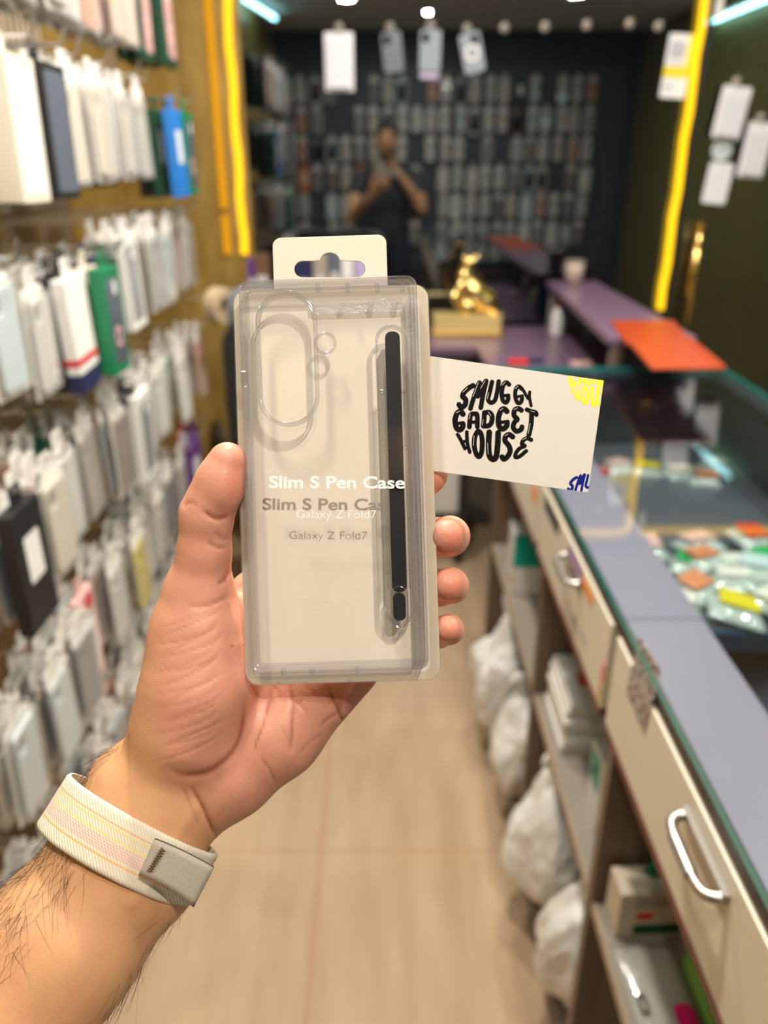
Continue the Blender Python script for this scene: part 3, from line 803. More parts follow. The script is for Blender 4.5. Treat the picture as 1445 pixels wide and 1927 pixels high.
bb.chain([(SH_L, .055), ((0.02, -0.20, 1.36), .075), (SH_R, .055)], .03)
bb.ell((0.02, -0.20, 1.18), (.165, .105, .22), .04); bb.ell((0.02, -0.19, 0.95), (.155, .108, .16), .04)
for s in (-1, 1):
    x = 0.02 + s * 0.09
    bb.chain([((x, -0.19, 0.88), .088), ((x + s * .01, -0.17, 0.50), .060), ((x + s * .015, -0.20, 0.30), .055), ((x + s * .015, -0.215, 0.09), .040)], .02)
    bb.chain([((x + s * .015, -0.215, 0.045), .040), ((x + s * .03, -0.07, 0.032), .030)], .02)
BV, BF = bb.mesh(4)
BN = normals_of(BV, BF)
if (BN * (BV - BV.mean(0))).sum() < 0: BF = BF[:, ::-1]; BN = -BN
battr = np.tile(np.array([[0.0, 0.0, 0.0, 1.0]]), (len(BV), 1))

def skin_mat():
    m = bpy.data.materials.new('skin'); N, L = nodes_of(m); b = N['Principled BSDF']
    at = N.new('ShaderNodeVertexColor'); at.layer_name = 'tone'
    sp = N.new('ShaderNodeSeparateColor'); L.new(at.outputs[0], sp.inputs[0])
    tc = N.new('ShaderNodeTexCoord'); nz = N.new('ShaderNodeTexNoise'); nz.inputs['Scale'].default_value = 95; nz.inputs['Detail'].default_value = 5
    L.new(tc.outputs['Object'], nz.inputs['Vector'])
    def mix(fac, a, c, ka=None):
        mx = N.new('ShaderNodeMix'); mx.data_type = 'RGBA'
        L.new(fac, mx.inputs[0])
        if isinstance(a, tuple): mx.inputs[6].default_value = (*a, 1)
        else: L.new(a, mx.inputs[6])
        mx.inputs[7].default_value = (*c, 1); return mx.outputs[2]
    base = mix(sp.outputs[0], (0.64, 0.34, 0.17), (0.70, 0.32, 0.22))
    base = mix(sp.outputs[2], base, (0.68, 0.22, 0.14))
    mr = N.new('ShaderNodeMapRange'); mr.inputs[1].default_value = 0.45; mr.inputs[2].default_value = 0.75; mr.inputs[4].default_value = 0.32; L.new(nz.outputs[0], mr.inputs[0])
    base = mix(mr.outputs[0], base, (0.60, 0.22, 0.14))
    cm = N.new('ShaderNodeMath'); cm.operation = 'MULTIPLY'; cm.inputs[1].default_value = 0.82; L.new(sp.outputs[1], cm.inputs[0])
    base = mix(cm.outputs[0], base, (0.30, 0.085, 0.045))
    L.new(base, b.inputs['Base Color'])
    b.inputs['Roughness'].default_value = 0.46
    setin(b, 'Specular IOR Level', 0.45)
    setin(b, 'Subsurface Weight', 0.12); setin(b, 'Subsurface Radius', (1.0, 0.35, 0.2)); setin(b, 'Subsurface Scale', 0.004)
    v1 = N.new('ShaderNodeTexVoronoi'); v1.inputs['Scale'].default_value = 900; L.new(tc.outputs['Object'], v1.inputs['Vector'])
    n2 = N.new('ShaderNodeTexNoise'); n2.inputs['Scale'].default_value = 330; n2.inputs['Detail'].default_value = 6; L.new(tc.outputs['Object'], n2.inputs['Vector'])
    ad = N.new('ShaderNodeMath'); ad.operation = 'ADD'; L.new(v1.outputs[0], ad.inputs[0]); L.new(n2.outputs[0], ad.inputs[1])
    bp = N.new('ShaderNodeBump'); bp.inputs['Strength'].default_value = 0.10; bp.inputs['Distance'].default_value = 0.0006
    L.new(ad.outputs[0], bp.inputs['Height']); L.new(bp.outputs[0], b.inputs['Normal'])
    return m
m_skin = skin_mat()
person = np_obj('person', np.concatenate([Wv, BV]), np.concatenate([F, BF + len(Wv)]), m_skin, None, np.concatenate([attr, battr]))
tag(person, 'person in dark clothes holding up the package with the left hand, hairy bare forearm', 'person')

# thumbnail
ax = Vector(cf(430, 858, .3245)) - Vector(cf(402, 940, .329)); ax.normalize()
nn = Vector((-0.90, 0.05, -0.40)); nn = (nn - ax * nn.dot(ax)).normalized(); sd = ax.cross(nn)
c0 = Vector(cf(414, 877, .3262)) + nn * 0.0056 - ax * 0.0016
bm = bmesh.new(); grid = []
for i in range(9):
    row = []
    for j in range(9):
        u = (i / 8 - .5) * 2; v = (j / 8 - .5) * 2
        rim = max(abs(u), abs(v)) ** 8
        p = c0 + ax * (u * 0.0082 * (1 - 0.15 * v * v)) + sd * (v * 0.0062) + nn * (0.0026 * (1 - v * v) - 0.0004 * rim - 0.0024 * u * u - 0.0016)
        row.append(bm.verts.new(Rm @ np.array(p) + np.array(CAM)))
    grid.append(row)
for i in range(8):
    for j in range(8): bm.faces.new((grid[i][j], grid[i + 1][j], grid[i + 1][j + 1], grid[i][j + 1]))
nail = mesh_obj('thumbnail', bm, pbr('nail', (0.68, 0.40, 0.28), 0.3, coat=0.2), person, True)
sol = nail.modifiers.new('thick', 'SOLIDIFY'); sol.thickness = 0.0006; sol.offset = 0

# hair on the forearm and the wrist: thin curved strands
rng = random.Random(3)
hc = bpy.data.curves.new('arm_hair', 'CURVE'); hc.dimensions = '3D'; hc.bevel_depth = 0.000065; hc.bevel_resolution = 0; hc.resolution_u = 3
axis = np.array(cf(126, 1776, .336)) - np.array(cf(285, 1510, .352)); axis /= np.linalg.norm(axis)
perp = 0.8 * px + 0.6 * py; along = -0.6 * px + 0.8 * py        # across and down the arm in the photo
w_ = np.zeros(len(V))
arm = (along > 1160) & (py < 2100)
w_ += arm * np.clip((1130 - perp) / 160, 0, 1) * np.clip(facing + 0.25, 0, 1) * 1.0
w_ += arm * np.clip((perp - 1268) / 40, 0, 1) * 0.55 * np.clip(0.6 - facing * 0.3, 0, 1)
w_ += (along > 950) * (along < 1130) * np.clip((1030 - perp) / 60, 0, 1) * np.clip(facing + 0.3, 0, 1) * 2.2
w_ *= (Nn @ np.array([0, 0, -1.0]) > -0.35)
w_ /= w_.sum()
pick = np.random.RandomState(5).choice(len(V), 1000, p=w_)
for i in pick:
    p = V2[i]; nrm = Nn[i]
    tang = axis - nrm * axis.dot(nrm); tang /= np.linalg.norm(tang) + 1e-9
    side = np.cross(nrm, tang)
    ln = rng.uniform(.008, .021); th = rng.gauss(-0.15, 0.5)
    d = tang * math.cos(th) + side * math.sin(th)
    curl = rng.gauss(0, 0.35); lift = rng.uniform(.12, .42)
    s = hc.splines.new('POLY'); s.points.add(4)
    for k in range(5):
        t = k / 4
        q = p + d * ln * t + side * curl * ln * t * t + nrm * (lift * ln * t * (1 - 0.45 * t) + 0.00004)
        q = Rm @ q + np.array(CAM)
        s.points[k].co = (*q, 1); s.points[k].radius = 1.0 - 0.65 * t
hair = bpy.data.objects.new('arm_hair', hc); link(hair, person); hc.materials.append(pbr('dark_hair', (0.035, 0.018, 0.010), 0.5))
hair['kind'] = 'stuff'; hair['label'] = 'dark hair on the forearm'

m_eye = pbr('eye_white', (0.75, 0.73, 0.70), 0.2); m_iris = pbr('iris_dark', (0.03, 0.018, 0.012), 0.15)
for s in (-1, 1):
    c_ = Vector((0.02 + s * 0.031, -0.1705, 1.640))
    bm = bmesh.new(); bmesh.ops.create_uvsphere(bm, u_segments=16, v_segments=10, radius=.0125); bmesh.ops.scale(bm, vec=(1, 1, .62), verts=bm.verts); bmesh.ops.translate(bm, vec=c_, verts=bm.verts)
    eye = mesh_obj('eye', bm, m_eye, person, True)
    bm = bmesh.new(); bmesh.ops.create_uvsphere(bm, u_segments=12, v_segments=8, radius=.0058); bmesh.ops.translate(bm, vec=c_ + Vector((0, .0082, 0)), verts=bm.verts); mesh_obj('iris', bm, m_iris, eye, True)
    mesh_obj('eyebrow', tubebm(catmull([(c_.x - .017, c_.y + .006, 1.661), (c_.x, c_.y + .011, 1.666), (c_.x + .017, c_.y + .006, 1.661)], 4), .0032, 8), hc.materials[0], person, True)
bm = tubebm(catmull([(0.0, -0.143, 1.566), (0.02, -0.136, 1.564), (0.04, -0.143, 1.566)], 5), .0035, 8); mesh_obj('lips', bm, pbr('lips', (0.42, 0.15, 0.11), 0.4), person, True)

# clothes and head hair, grown from the same body
def cloth(name, build, col, rough=0.8):
    cb = Blob((-0.36, -0.52, 0.0), (0.40, 0.20, 1.80), 0.008); build(cb); cv, cfc = cb.mesh(4)
    n_ = normals_of(cv, cfc)
    if (n_ * (cv - cv.mean(0))).sum() < 0: cfc = cfc[:, ::-1]
    return np_obj(name, cv, cfc, pbr(name + '_cloth', col, rough), person)
def shirt(b):
    b.chain([(SH_L, .064), ((-0.212, -0.06, 1.25), .058)], .01); b.chain([(SH_R, .064), ((0.262, -0.11, 1.25), .058)], .01)
    b.chain([(SH_L, .062), ((0.02, -0.20, 1.36), .083), (SH_R, .062)], .03)
    b.ell((0.02, -0.20, 1.18), (.178, .118, .23), .04); b.ell((0.02, -0.19, 0.97), (.172, .124, .15), .04)
def trousers(b):
    b.ell((0.02, -0.19, 0.92), (.168, .120, .13), .03)
    for s in (-1, 1):
        x = 0.02 + s * 0.09
        b.chain([((x, -0.19, 0.88), .098), ((x + s * .01, -0.17, 0.50), .074), ((x + s * .015, -0.20, 0.12), .062)], .02)
def shoe(b, s):
        x = 0.035 * s + 0.02 + s * 0.075
        b.chain([((x, -0.23, 0.050), .046), ((x + s * .015, -0.06, 0.038), .036)], .02)
def cap_hair(b):
    b.ell((0.02, -0.262, 1.655), (.083, .100, .092), .01)
cloth('shirt', shirt, (0.035, 0.035, 0.04)); cloth('trousers', trousers, (0.03, 0.032, 0.045)); cloth('shoe', lambda b: shoe(b, -1), (0.05, 0.05, 0.05), 0.5); cloth('shoe', lambda b: shoe(b, 1), (0.05, 0.05, 0.05), 0.5); cloth('hair', cap_hair, (0.015, 0.012, 0.010))

# the phone that takes the photo, in the other hand
ph = empty('smartphone'); ph.matrix_world = Matrix(((1, 0, 0), (0, math.sin(PITCH), -math.cos(PITCH)), (0, math.cos(PITCH), math.sin(PITCH)))).to_4x4()
ph.matrix_world.translation = CAM
m_ = Matrix((RGT, UPV, -FWD)).transposed().to_4x4(); m_.translation = CAM; ph.matrix_world = m_
tag(ph, 'phone held up before the face to take the photo', 'phone')
mesh_obj('phone_body', platebm(rrect(.072, .148, .010, 6, (.022, -.058)), [], .006, .0135), pbr('phone_black', (.02, .02, .022), .25), ph, bevel=.001)
bm = bmesh.new()
for q in ((.012, -.018), (.012, .004), (-.004, -.007)):
    plate(bm, circle(.0062, 20, q), [circle(.0042, 20, q)], .0045, .006)
mesh_obj('lens_ring', bm, m_steel, ph)

# =================================================================== WATCH BAND round the wrist
NTB = 96
def band_profile():
    """how far the arm reaches from the band's centre line, for rings across the band (so the band hugs the wrist)"""
    a0 = Vector(cf(256, 1523, .3530)); a1 = Vector(cf(198, 1621, .3450)); ax_ = (a1 - a0).normalized()
    u = Vector((0.8, -0.6, 0)); u = (u - ax_ * u.dot(ax_)).normalized(); v = ax_.cross(u)
    if v.z > 0: v = -v
    R = []
    rs_ = np.arange(.008, .048, .0004)
    for s in (0, .2, .4, .6, .8, 1.0):
        c = a0.lerp(a1, s); row = []
        for j in range(NTB):
            t = 2 * PI * j / NTB; d = u * math.cos(t) + v * math.sin(t)
            pts = np.array([[c[i] + d[i] * r for i in range(3)] for r in rs_])
            ix = np.clip(np.rint((pts - hb.lo) / hb.h).astype(int), 0, np.array(hb.n) - 1)
            ins = hb.v[tuple(ix.T)] < 0
            row.append(rs_[np.max(np.nonzero(ins)[0])] if ins.any() else .015)
        R.append(row)
    R = np.array(R).max(0)
    # a band spans hollows: take its convex outline
    ang = 2 * PI * np.arange(NTB) / NTB; pts = np.stack([R * np.cos(ang), R * np.sin(ang)], 1)
    hull = np.array([max((pts @ np.array([math.cos(t), math.sin(t)]))) for t in ang])        # support in each direction
    out_ = np.array([min(hull[k] / max(1e-6, math.cos(ang[k] - t)) for k in range(NTB) if math.cos(ang[k] - t) > .2) for t in ang])
    for _ in range(3): out_ = np.maximum(out_, (np.roll(out_, 1) + np.roll(out_, -1)) / 2)
    cs_ = np.cos(ang)
    return a0, a1, u, v, out_ + .0010 - .0024 * np.maximum(cs_, 0) + .0050 * np.maximum(-cs_, 0) ** 2
B_A0, B_A1, B_U, B_V, B_R = band_profile()
def band_point(s, t, extra=0.0):
    """s across the band along the arm (0 hand side .. 1 elbow side), t round the wrist in radians"""
    k = (t / (2 * PI) * NTB) % NTB; i = int(k) % NTB; f = k - int(k)
    r = B_R[i] * (1 - f) + B_R[(i + 1) % NTB] * f + extra
    p = B_A0.lerp(B_A1, s) + B_U * (r * math.cos(t)) + B_V * (r * math.sin(t))
    return CAM + RGT * p.x + UPV * p.y + FWD * p.z
def band_mat():
    m = bpy.data.materials.new('woven_band'); N, L = nodes_of(m); b = N['Principled BSDF']
    uv = N.new('ShaderNodeUVMap'); uv.uv_map = 'UVMap'; sp = N.new('ShaderNodeSeparateXYZ'); L.new(uv.outputs[0], sp.inputs[0])
    wv = N.new('ShaderNodeTexWave'); wv.wave_type = 'BANDS'; wv.bands_direction = 'DIAGONAL'; wv.inputs['Scale'].default_value = 9.5; wv.inputs['Distortion'].default_value = 1.2; wv.inputs['Detail'].default_value = 2
    mp = N.new('ShaderNodeMapping'); mp.inputs['Scale'].default_value = (1.0, 1.25, 1); L.new(uv.outputs[0], mp.inputs[0]); L.new(mp.outputs[0], wv.inputs['Vector'])
    nz = N.new('ShaderNodeTexNoise'); nz.inputs['Scale'].default_value = 160; nz.inputs['Detail'].default_value = 2; L.new(mp.outputs[0], nz.inputs['Vector'])
    jit = N.new('ShaderNodeMath'); jit.operation = 'MULTIPLY_ADD'; jit.inputs[1].default_value = 0.016; L.new(nz.outputs[0], jit.inputs[0]); L.new(sp.outputs[0], jit.inputs[2])
    cr = N.new('ShaderNodeValToRGB'); r = cr.color_ramp; r.interpolation = 'CONSTANT'
    cream = (0.74, 0.66, 0.52); orange = (0.86, 0.40, 0.10); yellow = (0.88, 0.66, 0.16); pink = (0.80, 0.45, 0.40); lt = (0.78, 0.71, 0.58)
    st = [(0, lt), (.225, orange), (.25, cream), (.295, yellow), (.32, cream), (.43, yellow), (.46, cream), (.49, pink), (.515, lt), (.53, pink), (.56, lt), (.572, pink), (.605, lt), (.617, pink), (.65, lt), (.66, pink), (.69, cream), (.745, orange), (.775, cream)]
    while len(r.elements) < len(st): r.elements.new(0.5)
    for e, (p, c) in zip(r.elements, st): e.position = p
    for e, (p, c) in zip(r.elements, st): e.color = (*c, 1)
    L.new(jit.outputs[0], cr.inputs[0])
    mx = N.new('ShaderNodeMix'); mx.data_type = 'RGBA'; mx.blend_type = 'MIX'; mx.inputs[7].default_value = (0.66, 0.56, 0.42, 1)
    mf = N.new('ShaderNodeMath'); mf.operation = 'MULTIPLY'; mf.inputs[1].default_value = 0.45; L.new(wv.outputs[1], mf.inputs[0]); L.new(mf.outputs[0], mx.inputs[0]); L.new(cr.outputs[0], mx.inputs[6])
    L.new(mx.outputs[2], b.inputs['Base Color']); b.inputs['Roughness'].default_value = 0.85
    bp = N.new('ShaderNodeBump'); bp.inputs['Strength'].default_value = 0.5; bp.inputs['Distance'].default_value = 0.0006
    ad = N.new('ShaderNodeMath'); ad.operation = 'ADD'; L.new(wv.outputs[1], ad.inputs[0]); L.new(nz.outputs[0], ad.inputs[1])
    L.new(ad.outputs[0], bp.inputs['Height']); L.new(bp.outputs[0], b.inputs['Normal'])
    return m
wb = empty('watch_band', band_point(.5, PI * 1.5)); wbo = wb.location.copy()
tag(wb, 'cream woven watch band with orange, yellow and pink stripes round the wrist', 'watch band')
bm = bmesh.new(); uvl = bm.loops.layers.uv.new('UVMap'); NS, NT = 24, 96
def ring_layer(ex, flip):
    R = [[bm.verts.new(band_point(i / NS, 2 * PI * j / NT, ex(i / NS)) - wbo) for j in range(NT)] for i in range(NS + 1)]
    for i in range(NS):
        for j in range(NT):
            f = bm.faces.new((R[i][j], R[i + 1][j], R[i + 1][(j + 1) % NT], R[i][(j + 1) % NT]))
            for lp, (a, b_) in zip(f.loops, ((i, j), (i + 1, j), (i + 1, j + 1), (i, j + 1))): lp[uvl].uv = (a / NS, b_ / NT * 6)
            f.smooth = True
    return R
def edge_round(s): e = min(s, 1 - s); return 0.0016 - 0.0008 * max(0, 1 - e / 0.05) ** 2
Ro = ring_layer(edge_round, False); Ri = ring_layer(lambda s: 0.0, True)
for i in (0, NS):
    for j in range(NT):
        f = bm.faces.new((Ro[i][j], Ro[i][(j + 1) % NT], Ri[i][(j + 1) % NT], Ri[i][j]))
        for lp in f.loops: lp[uvl].uv = (i / NS * 0.9, j / NT * 6)
mesh_obj('band', bm, band_mat(), wb)
# grey woven pull tab lying over the band, end free past the edge of the wrist
def weave_mat(name, c0, c1, sc):
    m = bpy.data.materials.new(name); N, L = nodes_of(m); b = N['Principled BSDF']
    uv = N.new('ShaderNodeUVMap'); uv.uv_map = 'UVMap'; br = N.new('ShaderNodeTexBrick'); L.new(uv.outputs[0], br.inputs['Vector'])
    br.inputs['Scale'].default_value = sc; br.inputs['Color1'].default_value = (*c0, 1); br.inputs['Color2'].default_value = (*c1, 1); br.inputs['Mortar'].default_value = (0.13, 0.10, 0.07, 1)
    br.inputs['Mortar Size'].default_value = 0.055; br.inputs['Brick Width'].default_value = 0.5; br.inputs['Row Height'].default_value = 0.35; br.inputs['Mortar Smooth'].default_value = 0.4
    L.new(br.outputs[0], b.inputs['Base Color']); b.inputs['Roughness'].default_value = 0.7
    bp = N.new('ShaderNodeBump'); bp.inputs['Strength'].default_value = 0.6; bp.inputs['Distance'].default_value = 0.0004; bp.invert = True
    L.new(br.outputs[1], bp.inputs['Height']); L.new(bp.outputs[0], b.inputs['Normal']); return m
A0 = P(291, 1578, .3185); A1 = P(262, 1645, .3180); B0 = P(345, 1601, .3182); B1 = P(318, 1672, .3175); C0 = P(403, 1632, .3215); C1 = P(364, 1706, .3205)
bm = bmesh.new(); uvl = bm.loops.layers.uv.new('UVMap'); G = []
nrm = -FWD
for i in range(13):
    t = i / 12; row = []
    for j in range(7):
        s = j / 6
        q0 = A0.lerp(A1, s); q1 = B0.lerp(B1, s); q2 = C0.lerp(C1, s)
        p = q0 * ((1 - t) * (1 - 2 * t)) + q1 * (4 * t * (1 - t)) + q2 * (t * (2 * t - 1))
        row.append(bm.verts.new(p - wbo))
    G.append(row)
for i in range(12):
    for j in range(6):
        f = bm.faces.new((G[i][j], G[i + 1][j], G[i + 1][j + 1], G[i][j + 1]))
        for lp, (a, b_) in zip(f.loops, ((i, j), (i + 1, j), (i + 1, j + 1), (i, j + 1))): lp[uvl].uv = (a / 12 * 1.55, b_ / 6)
        f.smooth = True
tab = mesh_obj('pull_tab', bm, weave_mat('tab_weave', (0.72, 0.66, 0.55), (0.64, 0.58, 0.47), 13), wb); tab['label'] = 'grey woven pull tab'
sol = tab.modifiers.new('thick', 'SOLIDIFY'); sol.thickness = 0.0014; sol.offset = 0
zig = []
for k in range(19):
    t = k / 18; q = P(307, 1597, .3165).lerp(P(281, 1640, .3163), t) + (P(300, 1600, .3165) - P(292, 1597, .3165)) * (0.55 if k % 2 else -0.55)
    zig.append(q - wbo)
mesh_obj('stitching', tubebm(zig, 0.00035, 6), pbr('brown_thread', (0.15, 0.085, 0.05), 0.8), tab)

# =================================================================== THE RACK OF PHONE CASES ON THE LEFT WALL
m_wire = pbr('chrome_wire', (0.66, 0.66, 0.68), 0.25, 0.9)
m_grid = pbr('white_coated_wire', (0.62, 0.64, 0.70), 0.4)
bm = bmesh.new()
for i in range(56):
    y = 0.35 + i * 0.0385
    tube(bm, [(XL + 0.012, y, 0.30), (XL + 0.012, y, 2.30)], 0.0022, 5)
for i in range(14):
    z = 0.30 + i * 0.1538
    tube(bm, [(XL + 0.016, 0.35, z), (XL + 0.016, 2.468, z)], 0.0026, 5)
tag(mesh_obj('wire_grid_panel', bm, m_grid, None, True), 'white wire grid panel on the gold wall carrying all the hooks', 'grid panel')

PAL = {
    'clear': (0.66, 0.63, 0.58), 'white': (0.80, 0.79, 0.76), 'cream': (0.76, 0.69, 0.58), 'grey': (0.36, 0.36, 0.37), 'black': (0.018, 0.018, 0.02),
    'navy': (0.022, 0.025, 0.085), 'blue': (0.02, 0.19, 0.62), 'green': (0.012, 0.20, 0.085), 'dark green': (0.008, 0.055, 0.028), 'brown': (0.16, 0.085, 0.05),
    'orange': (0.72, 0.26, 0.12), 'pink': (0.78, 0.47, 0.45), 'peach': (0.80, 0.60, 0.48), 'mint': (0.56, 0.72, 0.65), 'purple': (0.12, 0.035, 0.22),
    'red': (0.62, 0.03, 0.03), 'light blue': (0.62, 0.74, 0.80), 'taupe': (0.38, 0.32, 0.27), 'slate': (0.12, 0.14, 0.18), 'yellow': (0.80, 0.66, 0.02), 'lilac': (0.46, 0.38, 0.60), 'pale steel': (0.26, 0.31, 0.36),
}
def pal(n, rough=0.4): return M_('tone_' + n.replace(' ', '_'), PAL[n], rough)
m_blis = clear('pack_blister', (0.94, 0.94, 0.93), 1.45, 0.07, 0.22, (0.95, 0.93, 0.90), 0.03)
m_packcard = M_('pack_card', (0.80, 0.77, 0.73), 0.5)
XYZ2 = Matrix(((0, 0, 1, 0), (1, 0, 0, 0), (0, 1, 0, 0), (0, 0, 0, 1)))      # board drawn flat -> standing, facing +x
def stand(bm): bmesh.ops.transform(bm, matrix=XYZ2, verts=bm.verts); return bm
def tab_outline(w, top, h, tw=0.044):
    """card outline with a hang tab: the hole sits at the origin"""
    return [(-w / 2, top - h + .006), (-w / 2 + .006, top - h), (w / 2 - .006, top - h), (w / 2, top - h + .006), (w / 2, top - .006), (w / 2 - .006, top), (tw / 2, top),
            (tw / 2, .006), (tw / 2 - .006, .011), (-tw / 2 + .006, .011), (-tw / 2, .006), (-tw / 2, top), (-w / 2 + .006, top), (-w / 2, top - .006)]
MESH = {}
def cached(key, name, fn, mat, bevel=0.0, seg=2):
    if key not in MESH:
        bm = fn(); 
        if bevel: bmesh.ops.bevel(bm, geom=[e for e in bm.edges if len(e.link_faces) == 2 and e.calc_face_angle(0) > 0.9], offset=bevel, segments=seg, profile=0.5, affect='EDGES')
        bmesh.ops.recalc_face_normals(bm, faces=bm.faces)
        me = bpy.data.meshes.new(name); bm.to_mesh(me); bm.free(); me.materials.append(mat); MESH[key] = me
    return MESH[key]
def put(name, me, parent): return link(bpy.data.objects.new(name, me), parent)

def pack_parts(root, kind, col, col2=None):
    if kind == 'clear':                       # case in a clear blister on a pale card
        put('backing_card', cached(('bc',), 'backing_card', lambda: stand(platebm(tab_outline(.096, -.022, .182), [circle(.0045, 10)], -.0005, 0)), m_packcard), root)
        ph_ = put('phone_case', cached(('pc', col), 'phone_case', lambda: stand(platebm(rrect(.072, .150, .009, 4, (0, -.114)), [rrect(.026, .030, .008, 3, (-.017, -.064))], .003, .0115)), pal(col), .0015, 1), root)
        put('blister', cached(('bl',), 'blister', lambda: stand(platebm(rrect(.086, .166, .010, 4, (0, -.113)), [], .0006, .0165)), m_blis, .003, 2), root)
    elif kind == 'bag':                       # thin case in a flat clear pouch, pale header
        put('backing_card', cached(('hd',), 'backing_card', lambda: stand(platebm(tab_outline(.090, -.010, .036), [circle(.0045, 10)], -.0008, .0008)), m_packcard), root)
        put('phone_case', cached(('pb', col), 'phone_case', lambda: stand(platebm(rrect(.073, .152, .010, 4, (0, -.122)), [rrect(.024, .026, .007, 3, (-.018, -.070))], -.004, .0045)), pal(col), .0015, 1), root)
        put('pouch', cached(('po',), 'pouch', lambda: stand(platebm(rrect(.088, .172, .004, 2, (0, -.120)), [], -.0058, .0062)), m_blis, .002, 1), root)
    elif kind in ('box', 'window', 'thick', 'frame', 'stripe', 'redtop'):
        th = {'box': .022, 'window': .026, 'thick': .055, 'frame': .020, 'stripe': .024, 'redtop': .016}[kind]
        hh = .198
        put('carton', cached(('ct', kind, col), 'carton', lambda: stand(platebm(rrect(.100, hh, .002, 2, (0, -.022 - hh / 2)), [], -th / 2, th / 2)), pal(col), .001, 1), root)
        put('hang_tab', cached(('tb', col), 'hang_tab', lambda: stand(platebm(rrect(.040, .036, .006, 3, (0, -.008)), [circle(.0045, 10)], -.0006, .0006)), pal(col)), root)
        if kind in ('window', 'frame'):
            c2_ = col2 or 'black'
            put('window', cached(('wd', kind, c2_, th), 'window', lambda: stand(platebm(rrect(.076, .160, .014, 4, (0, -.122)), [], th / 2 + .0002, th / 2 + .0008)), M_('pane_' + c2_, tuple(v * 0.8 for v in PAL[c2_]), 0.12)), root)
            lb = put('sticker', cached(('st', th), 'sticker', lambda: stand(platebm(rrect(.018, .024, .002, 2, (.012, -.060)), [], th / 2 + .0008, th / 2 + .0011)), pal('white')), root)
            if kind == 'window': put('printed_emblem', cached(('em', th), 'printed_emblem', lambda: stand(platebm(circle(.020, 18, (0, -.150)), [circle(.013, 18, (0, -.150))], th / 2 + .0008, th / 2 + .0011)), pal('pink')), root)
        if kind == 'box':
            put('sticker', cached(('sb',), 'sticker', lambda: stand(platebm(rrect(.050, .075, .004, 2, (0, -.105)), [], .0112, .0116)), pal('white' if col != 'white' else 'grey')), root)
        if kind == 'thick':
            put('printed_face', cached(('pf', col2), 'printed_face', lambda: stand(platebm(rrect(.086, .176, .006, 3, (0, -.121)), [], th / 2, th / 2 + .0006)), M_('face_' + str(col2), PAL[col2 or 'grey'], 0.2)), root)
        if kind == 'redtop':
            put('red_patch', cached(('rp',), 'red_patch', lambda: stand(platebm(rrect(.040, .030, .010, 4, (.018, -.048)), [], th / 2, th / 2 + .0006)), pal('red')), root)
            put('white_window', cached(('ww',), 'white_window', lambda: stand(platebm(rrect(.066, .125, .008, 4, (0, -.140)), [], th / 2, th / 2 + .0006)), M_('face_white', (.78, .78, .78), .2)), root)
        if kind == 'stripe':
            for nm, c_, z0, z1 in (('red_band', 'red', -.170, -.158), ('blue_band', 'navy', -.2205, -.185)):
                def band(z0=z0, z1=z1): return boxbm((-.0126, -.0506, z0), (.0126, .0506, z1))
                put(nm, cached(('bd', nm), nm, band, pal(c_)), root)

ORD = ['top', 'second', 'third', 'fourth', 'fifth', 'lowest']
NTH = ['first', 'second', 'third', 'fourth', 'fifth', 'sixth', 'seventh', 'eighth', 'ninth', 'tenth', 'eleventh', 'twelfth', 'thirteenth']
KN = {'clear': 'blister pack', 'bag': 'pouch pack', 'box': 'case carton', 'window': 'window carton', 'thick': 'thick carton', 'frame': 'framed window carton', 'stripe': 'banded carton', 'redtop': 'red topped carton'}
ROWZ = [1.925, 1.655, 1.365, 1.055, 0.765, 0.475]
HOOKY = [0.93 + 0.122 * k for k in range(12)]          # nearest hook first
prng = random.Random(21)
hook_me = None
def hook_mesh(L_):
    key = ('hook', round(L_, 3))
    def f():
        bm = bmesh.new(); tube(bm, [(0, 0, 0.0028), (L_ - .01, 0, 0.0028), (L_ - .003, 0, 0.006), (L_ + .004, 0, 0.028)], 0.0026, 7)
        return bm
    return cached(key, 'wire_hook', f, m_wire)
npack = 0
def stack(row, k, items, xtip=-0.50, gap=(0.019, 0.034), dz=0.0):
    """items front first on hook k of a row"""
    global npack
    y = HOOKY[k] + prng.uniform(-.008, .008); z = ROWZ[row] + dz
    L_ = xtip - (XL + 0.012)
    h = put('wire_hook', hook_mesh(L_), None); h.location = (XL + 0.012, y, z)
    tag(h, f'steel hook, {ORD[row]} rack row, {NTH[11 - k]} hook from the glass front', 'hook', 'hooks on the rack')
    x = xtip - prng.uniform(.012, .03)
    for j, it in enumerate(items):
        kind, col = it[0], it[1]; c2_ = it[2] if len(it) > 2 else None
        th = {'clear': .018, 'bag': .013, 'box': .023, 'window': .027, 'thick': .056, 'frame': .021, 'stripe': .026, 'redtop': .018}[kind]
        x -= th / 2
        r = empty('phone_case_pack', (x - (.008 if kind == 'clear' else 0), y, z), (prng.gauss(0, .02), prng.gauss(0, .018), prng.gauss(0, .03)))
        x -= th / 2 + prng.uniform(gap[0], gap[1]) - 0.0125
        pack_parts(r, kind, col, c2_)
        pos = 'at the tip' if j == 0 else f'{NTH[j]} from the tip'
        tag(r, f'{col} {KN[kind]}, {ORD[row]} rack row, {NTH[11 - k]} hook from glass, {pos}', 'phone case', 'phone case packs on the rack')
        npack += 1
CL = ['clear', 'white', 'cream', 'grey', 'brown', 'white', 'taupe', 'slate', 'light blue', 'black', 'navy', 'orange']
def rnd_items(n, tones=CL):
    out_ = []
    for _ in range(n):
        c_ = prng.choice(tones); out_.append((prng.choice(['clear', 'bag', 'clear']), c_))
    return out_
